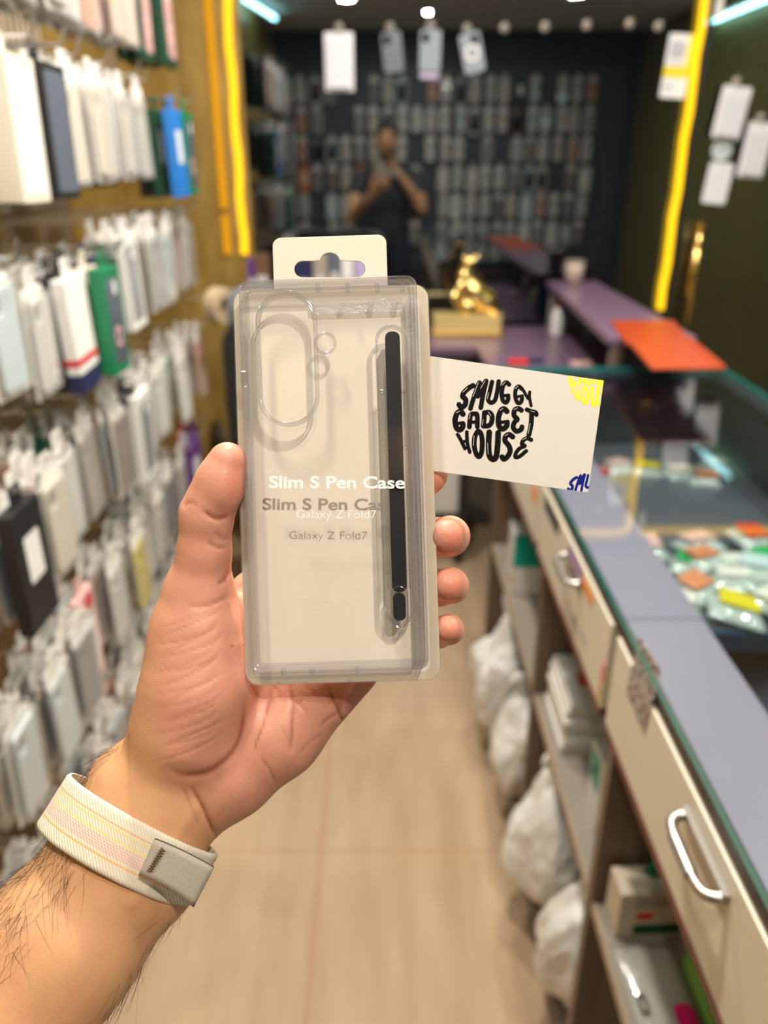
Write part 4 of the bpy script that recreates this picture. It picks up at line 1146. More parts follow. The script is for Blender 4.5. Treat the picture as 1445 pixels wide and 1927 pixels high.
SPEC = {
    # top row
    (0, 3): [('bag', 'brown'), ('bag', 'purple'), ('bag', 'white'), ('clear', 'black')], (0, 4): [('bag', 'purple'), ('clear', 'black'), ('bag', 'white'), ('bag', 'slate')],
    (0, 5): [('clear', 'white'), ('bag', 'cream'), ('clear', 'yellow'), ('bag', 'white')], (0, 6): [('bag', 'white'), ('bag', 'cream'), ('clear', 'grey'), ('bag', 'brown')],
    (0, 7): [('bag', 'orange'), ('bag', 'white'), ('clear', 'peach')], (0, 8): [('bag', 'peach'), ('clear', 'pink'), ('bag', 'white'), ('bag', 'orange')],
    (0, 9): [('bag', 'peach'), ('bag', 'cream'), ('clear', 'peach'), ('bag', 'white')], (0, 10): [('window', 'dark green', 'pink'), ('box', 'dark green')], (0, 11): [('window', 'dark green', 'pink'), ('box', 'dark green'), ('box', 'dark green')],
    # second row
    (1, 3): [('thick', 'cream', 'white'), ('bag', 'grey'), ('bag', 'white')], (1, 4): [('thick', 'black', 'slate'), ('box', 'navy'), ('box', 'cream')],
    (1, 5): [('bag', 'cream'), ('clear', 'clear'), ('bag', 'taupe'), ('box', 'navy')], (1, 6): [('clear', 'cream'), ('clear', 'clear'), ('clear', 'cream'), ('bag', 'taupe'), ('clear', 'cream')],
    (1, 7): [('clear', 'white'), ('clear', 'cream'), ('clear', 'clear'), ('bag', 'cream')], (1, 8): [('clear', 'clear'), ('bag', 'cream'), ('clear', 'white'), ('box', 'dark green')],
    (1, 9): [('bag', 'clear'), ('clear', 'white'), ('clear', 'clear'), ('box', 'black')], (1, 10): [('box', 'blue'), ('box', 'dark green'), ('box', 'black')], (1, 11): [('window', 'green', 'slate'), ('box', 'dark green')],
    # third row
    (2, 3): [('clear', 'white'), ('bag', 'clear'), ('clear', 'cream'), ('bag', 'white')], (2, 4): [('stripe', 'white'), ('box', 'black'), ('stripe', 'white'), ('clear', 'grey')],
    (2, 5): [('window', 'green', 'slate'), ('stripe', 'cream'), ('box', 'black'), ('bag', 'white')], (2, 6): [('window', 'dark green', 'slate'), ('box', 'navy'), ('bag', 'cream')],
    (2, 7): [('frame', 'white', 'grey'), ('bag', 'grey'), ('clear', 'white')], (2, 8): [('clear', 'grey'), ('bag', 'taupe'), ('clear', 'clear'), ('bag', 'light blue')],
    (2, 9): [('bag', 'light blue'), ('clear', 'brown'), ('clear', 'clear')], (2, 10): [('bag', 'pink'), ('clear', 'pink'), ('bag', 'white')], (2, 11): [('clear', 'taupe'), ('bag', 'pink'), ('bag', 'white')],
    # fourth row
    (3, 1): [('box', 'black'), ('bag', 'slate'), ('bag', 'white')], (3, 2): [('clear', 'cream'), ('clear', 'pink'), ('bag', 'clear')], (3, 3): [('clear', 'white'), ('box', 'dark green'), ('bag', 'slate'), ('bag', 'orange')],
    (3, 4): [('bag', 'taupe'), ('clear', 'white'), ('bag', 'slate'), ('bag', 'brown')], (3, 5): [('clear', 'brown'), ('bag', 'grey'), ('clear', 'orange')],
    (3, 6): [('frame', 'white', 'grey'), ('box', 'black'), ('bag', 'grey')], (3, 7): [('bag', 'clear'), ('clear', 'grey'), ('frame', 'white', 'black')],
    (3, 9): [('bag', 'white'), ('clear', 'mint'), ('bag', 'white')], (3, 10): [('clear', 'orange'), ('bag', 'white'), ('bag', 'mint')], (3, 11): [('bag', 'orange'), ('bag', 'clear'), ('bag', 'mint')],
    # fifth row
    (4, 0): [('clear', 'light blue'), ('bag', 'white'), ('bag', 'black')], (4, 1): [('bag', 'light blue'), ('bag', 'black'), ('clear', 'white')], (4, 2): [('bag', 'slate'), ('bag', 'brown'), ('clear', 'white'), ('bag', 'orange')],
    (4, 3): [('redtop', 'pink'), ('clear', 'light blue'), ('bag', 'brown'), ('clear', 'white')], (4, 4): [('bag', 'white'), ('clear', 'brown'), ('bag', 'grey')], (4, 5): [('bag', 'yellow'), ('clear', 'white'), ('bag', 'slate')], (4, 10): [('box', 'purple'), ('bag', 'white')], (4, 11): [('box', 'purple'), ('box', 'red')],
    # lowest row
    (5, 0): [('clear', 'light blue'), ('bag', 'white'), ('bag', 'light blue')], (5, 1): [('clear', 'light blue'), ('clear', 'white')], (5, 2): [('clear', 'pink'), ('bag', 'brown'), ('clear', 'light blue')],
    (5, 3): [('clear', 'slate'), ('bag', 'brown'), ('bag', 'white')],
}
TIP = {(0, 3): -.56, (1, 3): -.50, (1, 4): -.50, (2, 5): -.50, (2, 4): -.53, (1, 10): -.50, (1, 11): -.49}
for row in range(6):
    for k in range(12):
        if row in (0, 1, 2) and k < 2: continue
        it = SPEC.get((row, k)) or rnd_items(prng.choice([3, 4, 4]))
        dz_ = -0.03 if (row, k) in ((1, 10), (1, 11)) else (-0.035 if row == 2 and k in (3, 4, 5, 6) else 0.0)
        stack(row, k, it, TIP.get((row, k), -0.50 - prng.uniform(0, .05)), dz=dz_)
# a roll of tape hung on the last hook by the corner
tp = onY(414, 575, 2.33)
h = put('wire_hook', hook_mesh(tp.x + .012 - (XL + 0.012)), None); h.location = (XL + 0.012, tp.y, tp.z + .020); tag(h, 'long steel hook beside the office chair, holding a tape roll', 'hook', 'hooks on the rack')
tr_ = empty('tape_roll', tp, (0, 0, -0.5)); tag(tr_, 'roll of tan tape hanging beside the office chair', 'tape')
bm = stand(platebm(circle(.052, 32), [circle(.027, 32)], -.020, .020)); mesh_obj('tape', bm, pbr('tan_tape', (0.52, 0.40, 0.26), 0.35), tr_, bevel=.001)
bm = stand(platebm(circle(.0268, 28), [circle(.0238, 28)], -.0195, .0205)); mesh_obj('core', bm, pbr('cardboard_core', (0.42, 0.30, 0.18), 0.8), tr_)

# ------------------------------------------------------------------- the hook wall behind the photographer (mirrored in the dark glass)
bm = bmesh.new(); box(bm, (-0.9, YB + .004, 0.55), (2.1, YB + .02, 2.2)); hw = mesh_obj('hook_board', bm, pbr('dark_board', (0.07, 0.075, 0.085), 0.5)); tag(hw, 'dark board of hooks on the wall behind, mirrored in the glass', 'board')
for r_ in range(6):
    for i in range(22):
        if prng.random() < 0.10: continue
        x = -0.84 + i * 0.125 + prng.uniform(-.01, .01); z = 2.12 - r_ * 0.232
        h = put('wire_hook', hook_mesh(.07), None); h.location = (x, YB + .02, z); h.rotation_euler = (0, 0, PI / 2)
        tag(h, 'short steel hook on the dark hook board seen mirrored in the glass', 'hook', 'hooks on the board behind')
        r = empty('phone_case_pack', (x, YB + .065, z), (0, prng.gauss(0, .03), PI / 2 + prng.gauss(0, .06)))
        kind = prng.choice(['clear', 'bag', 'clear', 'bag', 'frame', 'box']); col = prng.choice(['white', 'clear', 'white', 'cream', 'grey', 'slate', 'light blue', 'white', 'orange', 'dark green', 'brown'])
        pack_parts(r, kind, col)
        tag(r, 'phone case pack on the dark hook board seen mirrored in the glass', 'phone case', 'phone case packs on the board behind')

# =================================================================== THE COUNTER ON THE RIGHT
m_lam = pbr('taupe_laminate', (0.215, 0.165, 0.125), 0.5, vary=0.12, scale=14)
m_lamedge = pbr('tan_edge_band', (0.42, 0.32, 0.22), 0.5, vary=0.15, scale=30)
m_kick = pbr('dark_kick', (0.085, 0.05, 0.03), 0.5, vary=0.3, scale=12)
m_cream = pbr('cream_drawer', (0.74, 0.67, 0.54), 0.38, vary=0.03, scale=8)
m_purple = pbr('lilac_laminate', (0.285, 0.25, 0.345), 0.35, vary=0.05, scale=20)
m_plum = pbr('plum_laminate', (0.155, 0.095, 0.155), 0.3, vary=0.08, scale=10)
m_worn = pbr('worn_rail', (0.045, 0.022, 0.016), 0.45, vary=0.8, scale=40)
m_red = pbr('worn_red_edge', (0.16, 0.03, 0.018), 0.45, vary=0.7, scale=35)
m_navy = pbr('navy_lining', (0.030, 0.032, 0.055), 0.5)
m_gtop = clear('counter_glass', (0.93, 0.97, 0.96), 1.52, 0.0, 0.0, boost=0.07)
m_gedge = pbr('teal_glass_edge', (0.015, 0.36, 0.35), 0.12, coat=0.5)
X0, X1 = 0.305, 0.87
counter = empty('display_counter', (0, 0, 0))
tag(counter, 'long cream and taupe display counter with a glass top and drawers', 'counter')
BAYS = [(0.13, 0.82), (0.82, 1.31), (1.31, 1.99)]
for y in (0.13, 0.82, 1.31, 1.99):
    d = mesh_obj('divider', boxbm((X0 + .002, y - .010, 0.06), (X1, y + .010, 0.972 if y in (0.13, 1.99) else 0.699)), m_lam, counter, bevel=.001, seg=1)
    mesh_obj('edge_band', boxbm((X0 - .001, y - .0105, 0.06), (X0 + .036, y + .0105, 0.972)), pbr('brown_edge', (0.17, 0.115, 0.075), 0.45), d)
for a, b in BAYS:
    s = mesh_obj('shelf', boxbm((X0 + .004, a + .011, 0.482), (X1 - .012, b - .011, 0.500)), pbr('shelf_grey', (0.28, 0.24, 0.20), 0.5, vary=.1, scale=10), counter)
    mesh_obj('edge_band', boxbm((X0 + .0015, a + .011, 0.4815), (X0 + .004, b - .011, 0.5005)), m_lamedge, s)
mesh_obj('bottom_board', boxbm((X0 + .004, 0.13, 0.062), (X1, 1.98, 0.080)), m_lam, counter)
mesh_obj('kick_board', boxbm((X0 + .012, 0.12, 0.0), (X0 + .028, 2.0, 0.064)), m_kick, counter)
mesh_obj('back_panel', boxbm((X1 - .010, 0.12, 0.06), (X1, 2.0, 0.975)), m_lam, counter)
mesh_obj('inner_bottom', boxbm((.392, 0.142, 0.70), (X1 - .012, 1.978, 0.712)), m_navy, counter)
mesh_obj('inner_wall', boxbm((.380, 0.142, 0.70), (.3915, 1.978, 0.9755)), m_navy, counter)
mesh_obj('inner_wall', boxbm((X1 - .0145, 0.142, 0.713), (X1 - .0105, 1.978, 0.9755)), m_navy, counter)
mesh_obj('inner_wall', boxbm((.392, 1.966, 0.713), (X1 - .015, 1.978, 0.9755)), m_navy, counter)
mesh_obj('top_rail', boxbm((X0 - .016, 0.10, 0.966), (X0 + .012, 2.0, 0.9885)), m_worn, counter, bevel=.001, seg=1)
for a, b in ((0.10, 0.808), (0.810, 2.0)):
    mesh_obj('top_frame', boxbm((X0 - .012, a, 0.976), (0.386, b, 0.9890)), m_purple, counter)
mesh_obj('top_frame', boxbm((0.386, 1.955, 0.976), (X1, 2.0, 0.9890)), m_navy, counter)
mesh_obj('top_frame', boxbm((X1 - .03, 0.10, 0.976), (X1 + .008, 2.0, 0.9890)), m_navy, counter)
bm = boxbm((X0 - .020, 0.09, 0.990), (X1 + .014, 2.01, 1.000))
g = mesh_obj('glass_top', bm, m_gtop, counter, mats=[m_gtop, m_gedge])
for f in g.data.polygons:
    if abs(f.normal.z) < 0.5: f.material_index = 1
g['label'] = 'clear glass top with a teal edge'
# drawers
paper = pbr('paper_label', (0.72, 0.70, 0.66), 0.6, vary=.1, scale=60)
for n, (a, b) in enumerate(BAYS):
    d = mesh_obj('drawer', boxbm((X0 - .019, a + .014, 0.832), (X0 - .001, b - .012, 0.964)), m_cream, counter, bevel=.0015, seg=2)
    bm = bmesh.new(); box(bm, (X0 - .0195, a + .0135, 0.822), (X0 - .001, b - .0115, 0.8345)); mesh_obj('worn_edge', bm, m_red, d)
    yc = {0: 0.505, 1: 1.03, 2: 1.66}[n]
    hl = 0.044; hz = .934
    pts = catmull([(X0 - .019, yc - hl, hz + .004), (X0 - .029, yc - hl, hz + .002), (X0 - .038, yc - hl + .010, hz), (X0 - .040, yc, hz), (X0 - .038, yc + hl - .010, hz), (X0 - .029, yc + hl, hz + .002), (X0 - .019, yc + hl, hz + .004)], 5)
    hnd = mesh_obj('handle', tubebm(pts, .0052, 12), m_steel, d, True)
    hnd['label'] = 'brushed steel bow handle'
    mesh_obj('handle_plate', platebm([(p[0], p[1]) for p in rrect(.006, .10, .0028, 4, (X0 - .0215, yc))], [], hz, hz + .010), m_steel, hnd)
    mesh_obj('grip', tubebm([(X0 - .040, yc - .022, hz), (X0 - .040, yc + .022, hz)], .0062, 12), m_steel, hnd)
def sticker(dr_parent, y0, y1, z0, z1, mat, name='sticker', lab=None, dx=.0006):
    o = mesh_obj(name, boxbm((X0 - .0190 - dx, y0, z0), (X0 - .0189, y1, z1)), mat, dr_parent)
    if lab: o['label'] = lab
    return o
drs = [o for o in counter.children if o.name.startswith('drawer')]
sticker(drs[1], 0.92, 0.99, .935, .952, M_('st_orange', (0.85, .28, .05), .4)); sticker(drs[1], 0.985, 1.075, .936, .955, M_('st_purple', (0.20, .02, .22), .4)); sticker(drs[1], 1.15, 1.27, .93, .955, M_('st_black', (0.05, .045, .05), .4))
sticker(drs[1], 0.835, 0.85, .87, .90, M_('st_pink', (0.75, .22, .22), .5)); sticker(drs[1], 0.835, 0.852, .842, .868, M_('st_tan', (0.62, .44, .22), .5))
sticker(drs[2], 1.40, 1.47, .93, .955, M_('st_teal', (0.02, .35, .33), .4)); sticker(drs[2], 1.34, 1.39, .90, .93, M_('st_orange', (0.85, .28, .05), .4))
# grey pencil marks on the drawer and the patterned red tag at the end of the near drawer
for (y0, y1, z) in ((0.98, 1.02, .862), (0.93, 0.97, .868), (1.10, 1.16, .880)): sticker(drs[1], y0, y1, z, z + .007, M_('pencil', (0.42, .39, .36), .7), 'pencil_mark')
def tag_mat():
    m = bpy.data.materials.new('patterned_tag'); N, L = nodes_of(m); b = N['Principled BSDF']; tc = N.new('ShaderNodeTexCoord'); v = N.new('ShaderNodeTexVoronoi'); v.inputs['Scale'].default_value = 130
    L.new(tc.outputs['Object'], v.inputs['Vector']); cr = N.new('ShaderNodeValToRGB'); cr.color_ramp.interpolation = 'CONSTANT'
    for p, c in ((0.5, (.55, .52, .48)), ): pass
    e = cr.color_ramp.elements; e[0].color = (.03, .025, .025, 1); e[1].position = .42; e[1].color = (.5, .47, .44, 1); x = e.new(.72); x.color = (.30, .03, .02, 1); x = e.new(.86); x.color = (.6, .38, .03, 1)
    L.new(v.outputs[0], cr.inputs[0]); L.new(cr.outputs[0], b.inputs['Base Color']); return m
pt_ = [onX(*p, X0 - .0196) for p in ((1203, 1195), (1243, 1262), (1212, 1385), (1178, 1302))]
bm = bmesh.new(); fr_ = [bm.verts.new(p) for p in pt_]; bk_ = [bm.verts.new(p + Vector((.0006, 0, 0))) for p in pt_]
bm.faces.new(fr_); bm.faces.new(bk_[::-1])
for i in range(4): bm.faces.new((fr_[i], fr_[(i + 1) % 4], bk_[(i + 1) % 4], bk_[i]))
o = mesh_obj('patterned_tag', bm, tag_mat(), drs[0]); o['label'] = 'black and white patterned tag with red corners'

# ------------------------------------------------------------------- goods under the glass
tray = empty('display_tray', (0, 0, 0.80)); tag(tray, 'glass display shelf with a dark blue edge under the counter glass', 'display shelf')
mesh_obj('tray_board', boxbm((.392, 1.055, 0), (X1 - .014, 1.95, .010)), pbr('tray_grey', (0.10, 0.11, 0.14), 0.35), tray)
mesh_obj('blue_edge', boxbm((.390, 1.046, -.022), (X1 - .014, 1.0548, .011)), pbr('deep_blue_edge', (0.006, 0.055, 0.12), 0.2), tray)
mesh_obj('bracket', boxbm((X1 - .0140, 1.06, -.012), (X1 - .0102, 1.94, 0.0)), m_steel, tray)
def pouch_bm(w, l, h, n=8):
    bm = bmesh.new(); T = []; B = []
    for i in range(n + 1):
        u = i / n * 2 - 1; rt_ = []; rb_ = []
        for j in range(n + 1):
            v = j / n * 2 - 1; e = max(0, (1 - abs(u) ** 3) * (1 - abs(v) ** 3))
            rt_.append(bm.verts.new((u * w / 2, v * l / 2, .001 + h * e * (0.85 + 0.15 * math.sin(5 * u + 3 * v))))); rb_.append(bm.verts.new((u * w / 2, v * l / 2, 0)))
        T.append(rt_); B.append(rb_)
    for i in range(n):
        for j in range(n):
            bm.faces.new((T[i][j], T[i + 1][j], T[i + 1][j + 1], T[i][j + 1])); bm.faces.new((B[i][j], B[i][j + 1], B[i + 1][j + 1], B[i + 1][j]))
    for i in range(n):
        for (a, b) in (((i, 0), (i + 1, 0)), ((i + 1, n), (i, n))): bm.faces.new((T[a[0]][a[1]], B[a[0]][a[1]], B[b[0]][b[1]], T[b[0]][b[1]]))
        for (a, b) in (((0, i + 1), (0, i)), ((n, i), (n, i + 1))): bm.faces.new((T[a[0]][a[1]], B[a[0]][a[1]], B[b[0]][b[1]], T[b[0]][b[1]]))
    return bm
m_pouch = clear('goods_pouch', (0.90, 0.96, 0.95), 1.45, 0.10, 0.58, (0.90, 1.0, 0.99), 0.10)
grng = random.Random(11)
TONE = ['green', 'white', 'yellow', 'orange', 'light blue', 'white', 'mint', 'red', 'blue', 'pink', 'white', 'yellow']
cols_ = [('pink', .50, 1.335), ('pink', .60, 1.33), ('red', .70, 1.335), ('light blue', .47, 1.27), ('green', .555, 1.245), ('orange', .575, 1.245), ('white', .645, 1.26), ('green', .70, 1.25), ('yellow', .755, 1.27),
         ('mint', .460, 1.20), ('orange', .535, 1.165), ('white', .60, 1.17), ('cream', .665, 1.17), ('blue', .735, 1.185), ('light blue', .80, 1.18), ('white', .49, 1.13), ('yellow', .575, 1.095), ('white', .645, 1.095), ('mint', .715, 1.105), ('yellow', .76, 1.13), ('white', .795, 1.10), ('light blue', .460, 1.30), ('mint', .80, 1.25), ('light blue', .66, 1.21)]
for i, (cn, x, y) in enumerate(cols_):
    w = grng.uniform(.068, .090); l = grng.uniform(.072, .095)
    r = empty('earphone_pouch', (x, y, .8102 + .011 * (i % 3)), (grng.gauss(0, .08), grng.gauss(0, .08), grng.uniform(-.6, .6)))
    mesh_obj('pouch', pouch_bm(w, l, .020), m_pouch, r, True)
    bm = boxbm((-w * .36, -l * .22, .017), (w * .36, l * .36, .0225)); mesh_obj('printed_card', bm, M_('goods_' + cn, PAL[cn] if cn != 'green' else (0.02, .42, .12), .3), r, bevel=.004)
    dist = 'near the blue edge' if y < 1.14 else ('mid heap' if y < 1.23 else 'back of heap')
    tag(r, f'small clear pouch with {cn} card, {dist}, {NTH[i % 3 + int((x - .42) / .08)]} from the aisle', 'pouch', 'small pouches under the counter glass')
for i, (cn, x, y) in enumerate((('red', .50, 1.70), ('pink', .56, 1.76), ('yellow', .63, 1.74), ('cream', .70, 1.72), ('orange', .745, 1.68), ('white', .80, 1.77), ('green', .44, 1.80))):
    r = empty('earphone_pouch', (x, y, .8105), (0, 0, grng.uniform(-.5, .5)))
    mesh_obj('pouch', pouch_bm(.07, .06, .022), m_pouch, r, True)
    mesh_obj('printed_card', boxbm((-.026, -.018, .019), (.026, .020, .0245)), M_('goods_' + cn, PAL[cn], .3), r, bevel=.004)
    tag(r, f'small clear pouch with {cn} card in the far row under the glass', 'pouch', 'small pouches under the counter glass')

# ------------------------------------------------------------------- things on the open shelves
def carton(name, lo, hi, mat, label, cat='box', rot=0.0, prints=()):
    c = ((lo[0] + hi[0]) / 2, (lo[1] + hi[1]) / 2, lo[2]); r = empty(name, c, (0, 0, rot))
    w, d, h = hi[0] - lo[0], hi[1] - lo[1], hi[2] - lo[2]
    mesh_obj('carton', boxbm((-w / 2, -d / 2, 0), (w / 2, d / 2, h)), mat, r, bevel=.0012, seg=2)
    for nm, face, u0, u1, v0, v1, m in prints:
        e = .0004
        if face == 'front': o = boxbm((-w / 2 - e, -d / 2 + d * u0, h * v0), (-w / 2 + .0002, -d / 2 + d * u1, h * v1))
        elif face == 'near': o = boxbm((-w / 2 + w * u0, -d / 2 - e, h * v0), (-w / 2 + w * u1, -d / 2 + .0002, h * v1))
        else: o = boxbm((-w / 2 + w * u0, -d / 2 + d * v0, h - .0002), (-w / 2 + w * u1, -d / 2 + d * v1, h + e))
        mesh_obj(nm, o, m, r)
    tag(r, label, cat); return r
cw_ = M_('carton_white', (0.74, 0.72, 0.69), .5); ccr = M_('carton_cream', (0.66, 0.57, 0.45), .5); cteal = M_('carton_teal', (0.0, 0.36, 0.29), .4); cred = M_('carton_red', (0.72, 0.04, 0.02), .4); cdg = M_('carton_dgreen', (0.005, 0.09, 0.055), .4); cyl = M_('carton_yellow', (0.80, 0.52, 0.02), .4)
SZ = 0.5004
carton('product_box', (.318, 1.70, SZ), (.40, 1.78, SZ + .165), cw_, 'tall white box with green side on the far open shelf', prints=[('green_side', 'near', 0, 1, .45, 1, cteal), ('red_print', 'front', .2, .6, .1, .2, cred)])
carton('product_box', (.42, 1.60, SZ), (.52, 1.70, SZ + .14), ccr, 'cream box standing behind the tall white box on the far shelf')
z = SZ
for i in range(6):
    h = .019
    carton('phone_box', (.322 + .004 * (i % 3), 1.12 - .006 * (i % 2), z), (.42 + .004 * (i % 3), 1.275 - .006 * (i % 2), z + h), cw_, f'flat white box, {["lowest","second","third","fourth","fifth"][i] if i < 5 else "topmost, with red label,"} in the stack on the middle shelf', prints=[('red_label', 'top', .3, .6, .35, .6, cred)] if i == 5 else ()); z += h + .0005
carton('phone_box', (.43, 1.02, SZ), (.53, 1.10, SZ + .12), cteal, 'teal box standing beside the white stack on the middle shelf')
carton('phone_box', (.345, 0.955, SZ), (.43, 1.015, SZ + .125), cw_, 'white box with teal front printed, middle shelf beside the divider', prints=[('teal_print', 'front', .1, .9, .45, .95, cteal), ('red_dot', 'front', .5, .7, .6, .75, cred)])
for i in range(9):
    y = .852 + i * .0115
    r = empty('card_pack', (.40, y, SZ), (.10, 0, 0)); cm_ = [cw_, cw_, cteal, cw_, M_('card_grey', (.5, .5, .5), .4), cw_, cteal, cw_, cw_][i]
    mesh_obj('card', boxbm((-.062, -.0035, 0), (.062, .0035, .155)), cm_, r, bevel=.001)
    mesh_obj('printed_patch', boxbm((-.05, -.0042, .085), (.05, -.0034, .145)), cteal if i % 3 == 0 else M_('patch_slate', (.12, .2, .22), .4), r)
    if i % 2 == 0: mesh_obj('red_dot', boxbm((-.055, -.0044, .05), (-.033, -.0034, .07)), cred, r)
    tag(r, f'slim upright card pack, {NTH[i]} from the near divider, on the middle shelf', 'card pack', 'card packs on the middle shelf')
# near bay
carton('cream_box', (.322, .752, SZ), (.430, .800, SZ + .086), ccr, 'cream box with red dot and dark green band by the divider', rot=.05, prints=[('green_band', 'near', .22, .95, .08, .30, cdg), ('red_dot', 'near', .24, .46, .42, .58, cred), ('grey_text_block', 'near', .2, .9, .68, .92, M_('print_grey', (.40, .34, .27), .6))])
r = empty('leaning_card', (.375, .778, SZ + .0868), (0.0, -0.55, .05)); tag(r, 'green card leaning on top of the cream box', 'card')
mesh_obj('card', platebm(rrect(.040, .10, .004, 3, (0, .05)), [circle(.006, 14, (0, .080))], -.0008, .0008), M_('card_green', (0.01, .30, .17), .35), r)
r.rotation_euler = (PI / 2, 0.55, 0.0)
for i, (x, y, h) in enumerate(((.418, .635, .060), (.418, .700, .082))):
    carton('yellow_white_box', (x, y, SZ), (x + .055, y + .060, SZ + h), cw_, ['white box with yellow patches standing under the near drawer, nearer one', 'white box with yellow top standing under the near drawer, farther one'][i], prints=[('yellow_patch', 'front', .1, .9, .70, .98, cyl), ('yellow_patch', 'front', .3, .7, .25, .5, cyl), ('yellow_patch', 'top', .0, .9, .1, .9, cyl)])
r = empty('clear_pouch', (.360, .640, SZ + .001), (0, 0, .04)); tag(r, 'clear pouch with pink label lying on the near shelf', 'pouch')
mesh_obj('pouch', pouch_bm(.085, .20, .012, 12), clear('shelf_pouch', (.9, .9, .88), 1.45, .1, .42, (.7, .68, .63), .06, .5, 90), r, True)
mesh_obj('pink_label', platebm(rrect(.026, .085, .010, 4, (.020, -.035)), [], .0128, .0136), M_('label_pink', (.62, .015, .13), .35), r)
mesh_obj('header_slot', platebm(rrect(.012, .026, .005, 4, (-.028, .01)), [rrect(.006, .018, .0028, 3, (-.028, .01))], .0105, .0135), M_('slot_dark', (.12, .10, .09), .4), r)
r = empty('lime_strip', (.4085, .625, SZ + .0005), (0, 0, 0)); tag(r, 'lime green strip lying beside the clear pouch', 'strip'); mesh_obj('strip', boxbm((-.004, -.085, 0), (.004, .085, .022)), M_('lime', (.28, .62, .12), .4), r, bevel=.002)
carton('blue_tray', (.418, .50, SZ), (.52, .625, SZ + .026), M_('tray_blue', (.25, .33, .38), .4), 'grey blue tray lying behind the lime strip', 'tray')

# white carrier bags stuffed below the shelf
from mathutils import noise as mnoise
m_bag = pbr('carrier_bag', (0.84, 0.83, 0.81), 0.38, bump=.25, bscale=60, sss=0.0)
def bag(loc, size, seed, label, knot=True):
    r = empty('carrier_bag', loc, (0, 0, seed * 1.3)); tag(r, label, 'bag', 'white carrier bags under the counter')
    bm = bmesh.new(); bmesh.ops.create_icosphere(bm, subdivisions=5, radius=1.0)
    for v in bm.verts:
        d = v.co.normalized(); n1 = mnoise.noise(d * 1.6 + Vector((seed, 0, 0))); n2 = 1 - abs(mnoise.noise(d * 4.2 + Vector((0, seed, 0)))); n3 = 1 - abs(mnoise.noise(d * 9 + Vector((0, 0, seed))))
        k = 0.80 + 0.22 * n1 + 0.12 * (n2 - .6) + 0.05 * (n3 - .6)
        z_ = d.z * k; top_ = max(0, d.z - .45)
        v.co = Vector((d.x * k * (1 - .75 * top_), d.y * k * (1 - .75 * top_), max(z_, -.80) + top_ * .25))
        v.co = Vector((v.co.x * size[0], v.co.y * size[1], (v.co.z + .80) * size[2]))
    mesh_obj('bag_body', bm, m_bag, r, True)
    if knot:
        for s in (-1, 1):
            bm = bmesh.new(); P_ = [(0, 0, size[2] * 1.60), (s * .012, .005, size[2] * 1.85), (s * .03, .01, size[2] * 2.05), (s * .04, .0, size[2] * 1.95)]
            tube(bm, catmull(P_, 4), [.013, .014, .015, .016, .017, .018, .018, .018, .017, .016, .015, .013, .010], 9); bmesh.ops.scale(bm, vec=(1, .5, 1), verts=bm.verts)
            mesh_obj('bag_handle', bm, m_bag, r, True)
bag((.325, 1.72, .081), (.095, .11, .185), 1.3, 'white carrier bag bulging out below the far shelf')
bag((.335, 1.48, .081), (.090, .10, .16), 5.1, 'white carrier bag below the far shelf, nearer the middle divider')
bag((.345, 1.17, .081), (.110, .112, .186), 2.7, 'big white carrier bag bulging out below the middle shelf')
bag((.355, 0.95, .081), (.090, .100, .165), 3.9, 'white carrier bag slumped against the near divider')
bag((.395, 0.55, .081), (.10, .11, .125), 4.4, 'white carrier bag at the bottom below the near shelf', False)

# =================================================================== THE FAR END: desk, raised shelf, statue, chair
DZ = 0.89
desk = empty('corner_desk', (0, 0, 0)); tag(desk, 'plum topped corner desk before the dark glass with a white front', 'desk')
poly = [(-.50, 2.74), (.325, 2.74), (.345, 2.06), (1.0, 2.06), (1.0, 3.10), (-.50, 3.10)]
mesh_obj('desk_top', platebm(poly, [], DZ - .028, DZ), m_plum, desk, bevel=.002, seg=1)
mesh_obj('front_panel', boxbm((-.48, 2.760, .24), (.285, 2.772, DZ - .028)), pbr('white_panel', (.62, .60, .56), .45), desk)
bm = bmesh.new(); box(bm, (.285, 2.752, .20), (.322, 2.776, DZ - .028)); mesh_obj('front_frame', bm, m_frame, desk)
bm = bmesh.new(); box(bm, (-.49, 2.752, .205), (.285, 2.776, .24)); mesh_obj('front_frame', bm, m_frame, desk)
bm = bmesh.new(); box(bm, (-.49, 2.742, DZ - .055), (.318, 2.752, DZ - .0285)); mesh_obj('front_frame', bm, m_frame, desk)
for x, y in ((.30, 2.80), (-.47, 2.80), (.98, 3.07), (-.47, 3.07), (.98, 2.10), (.37, 2.10)): mesh_obj('leg', boxbm((x - .018, y - .018, 0), (x + .018, y + .018, DZ - .028)), m_frame, desk)

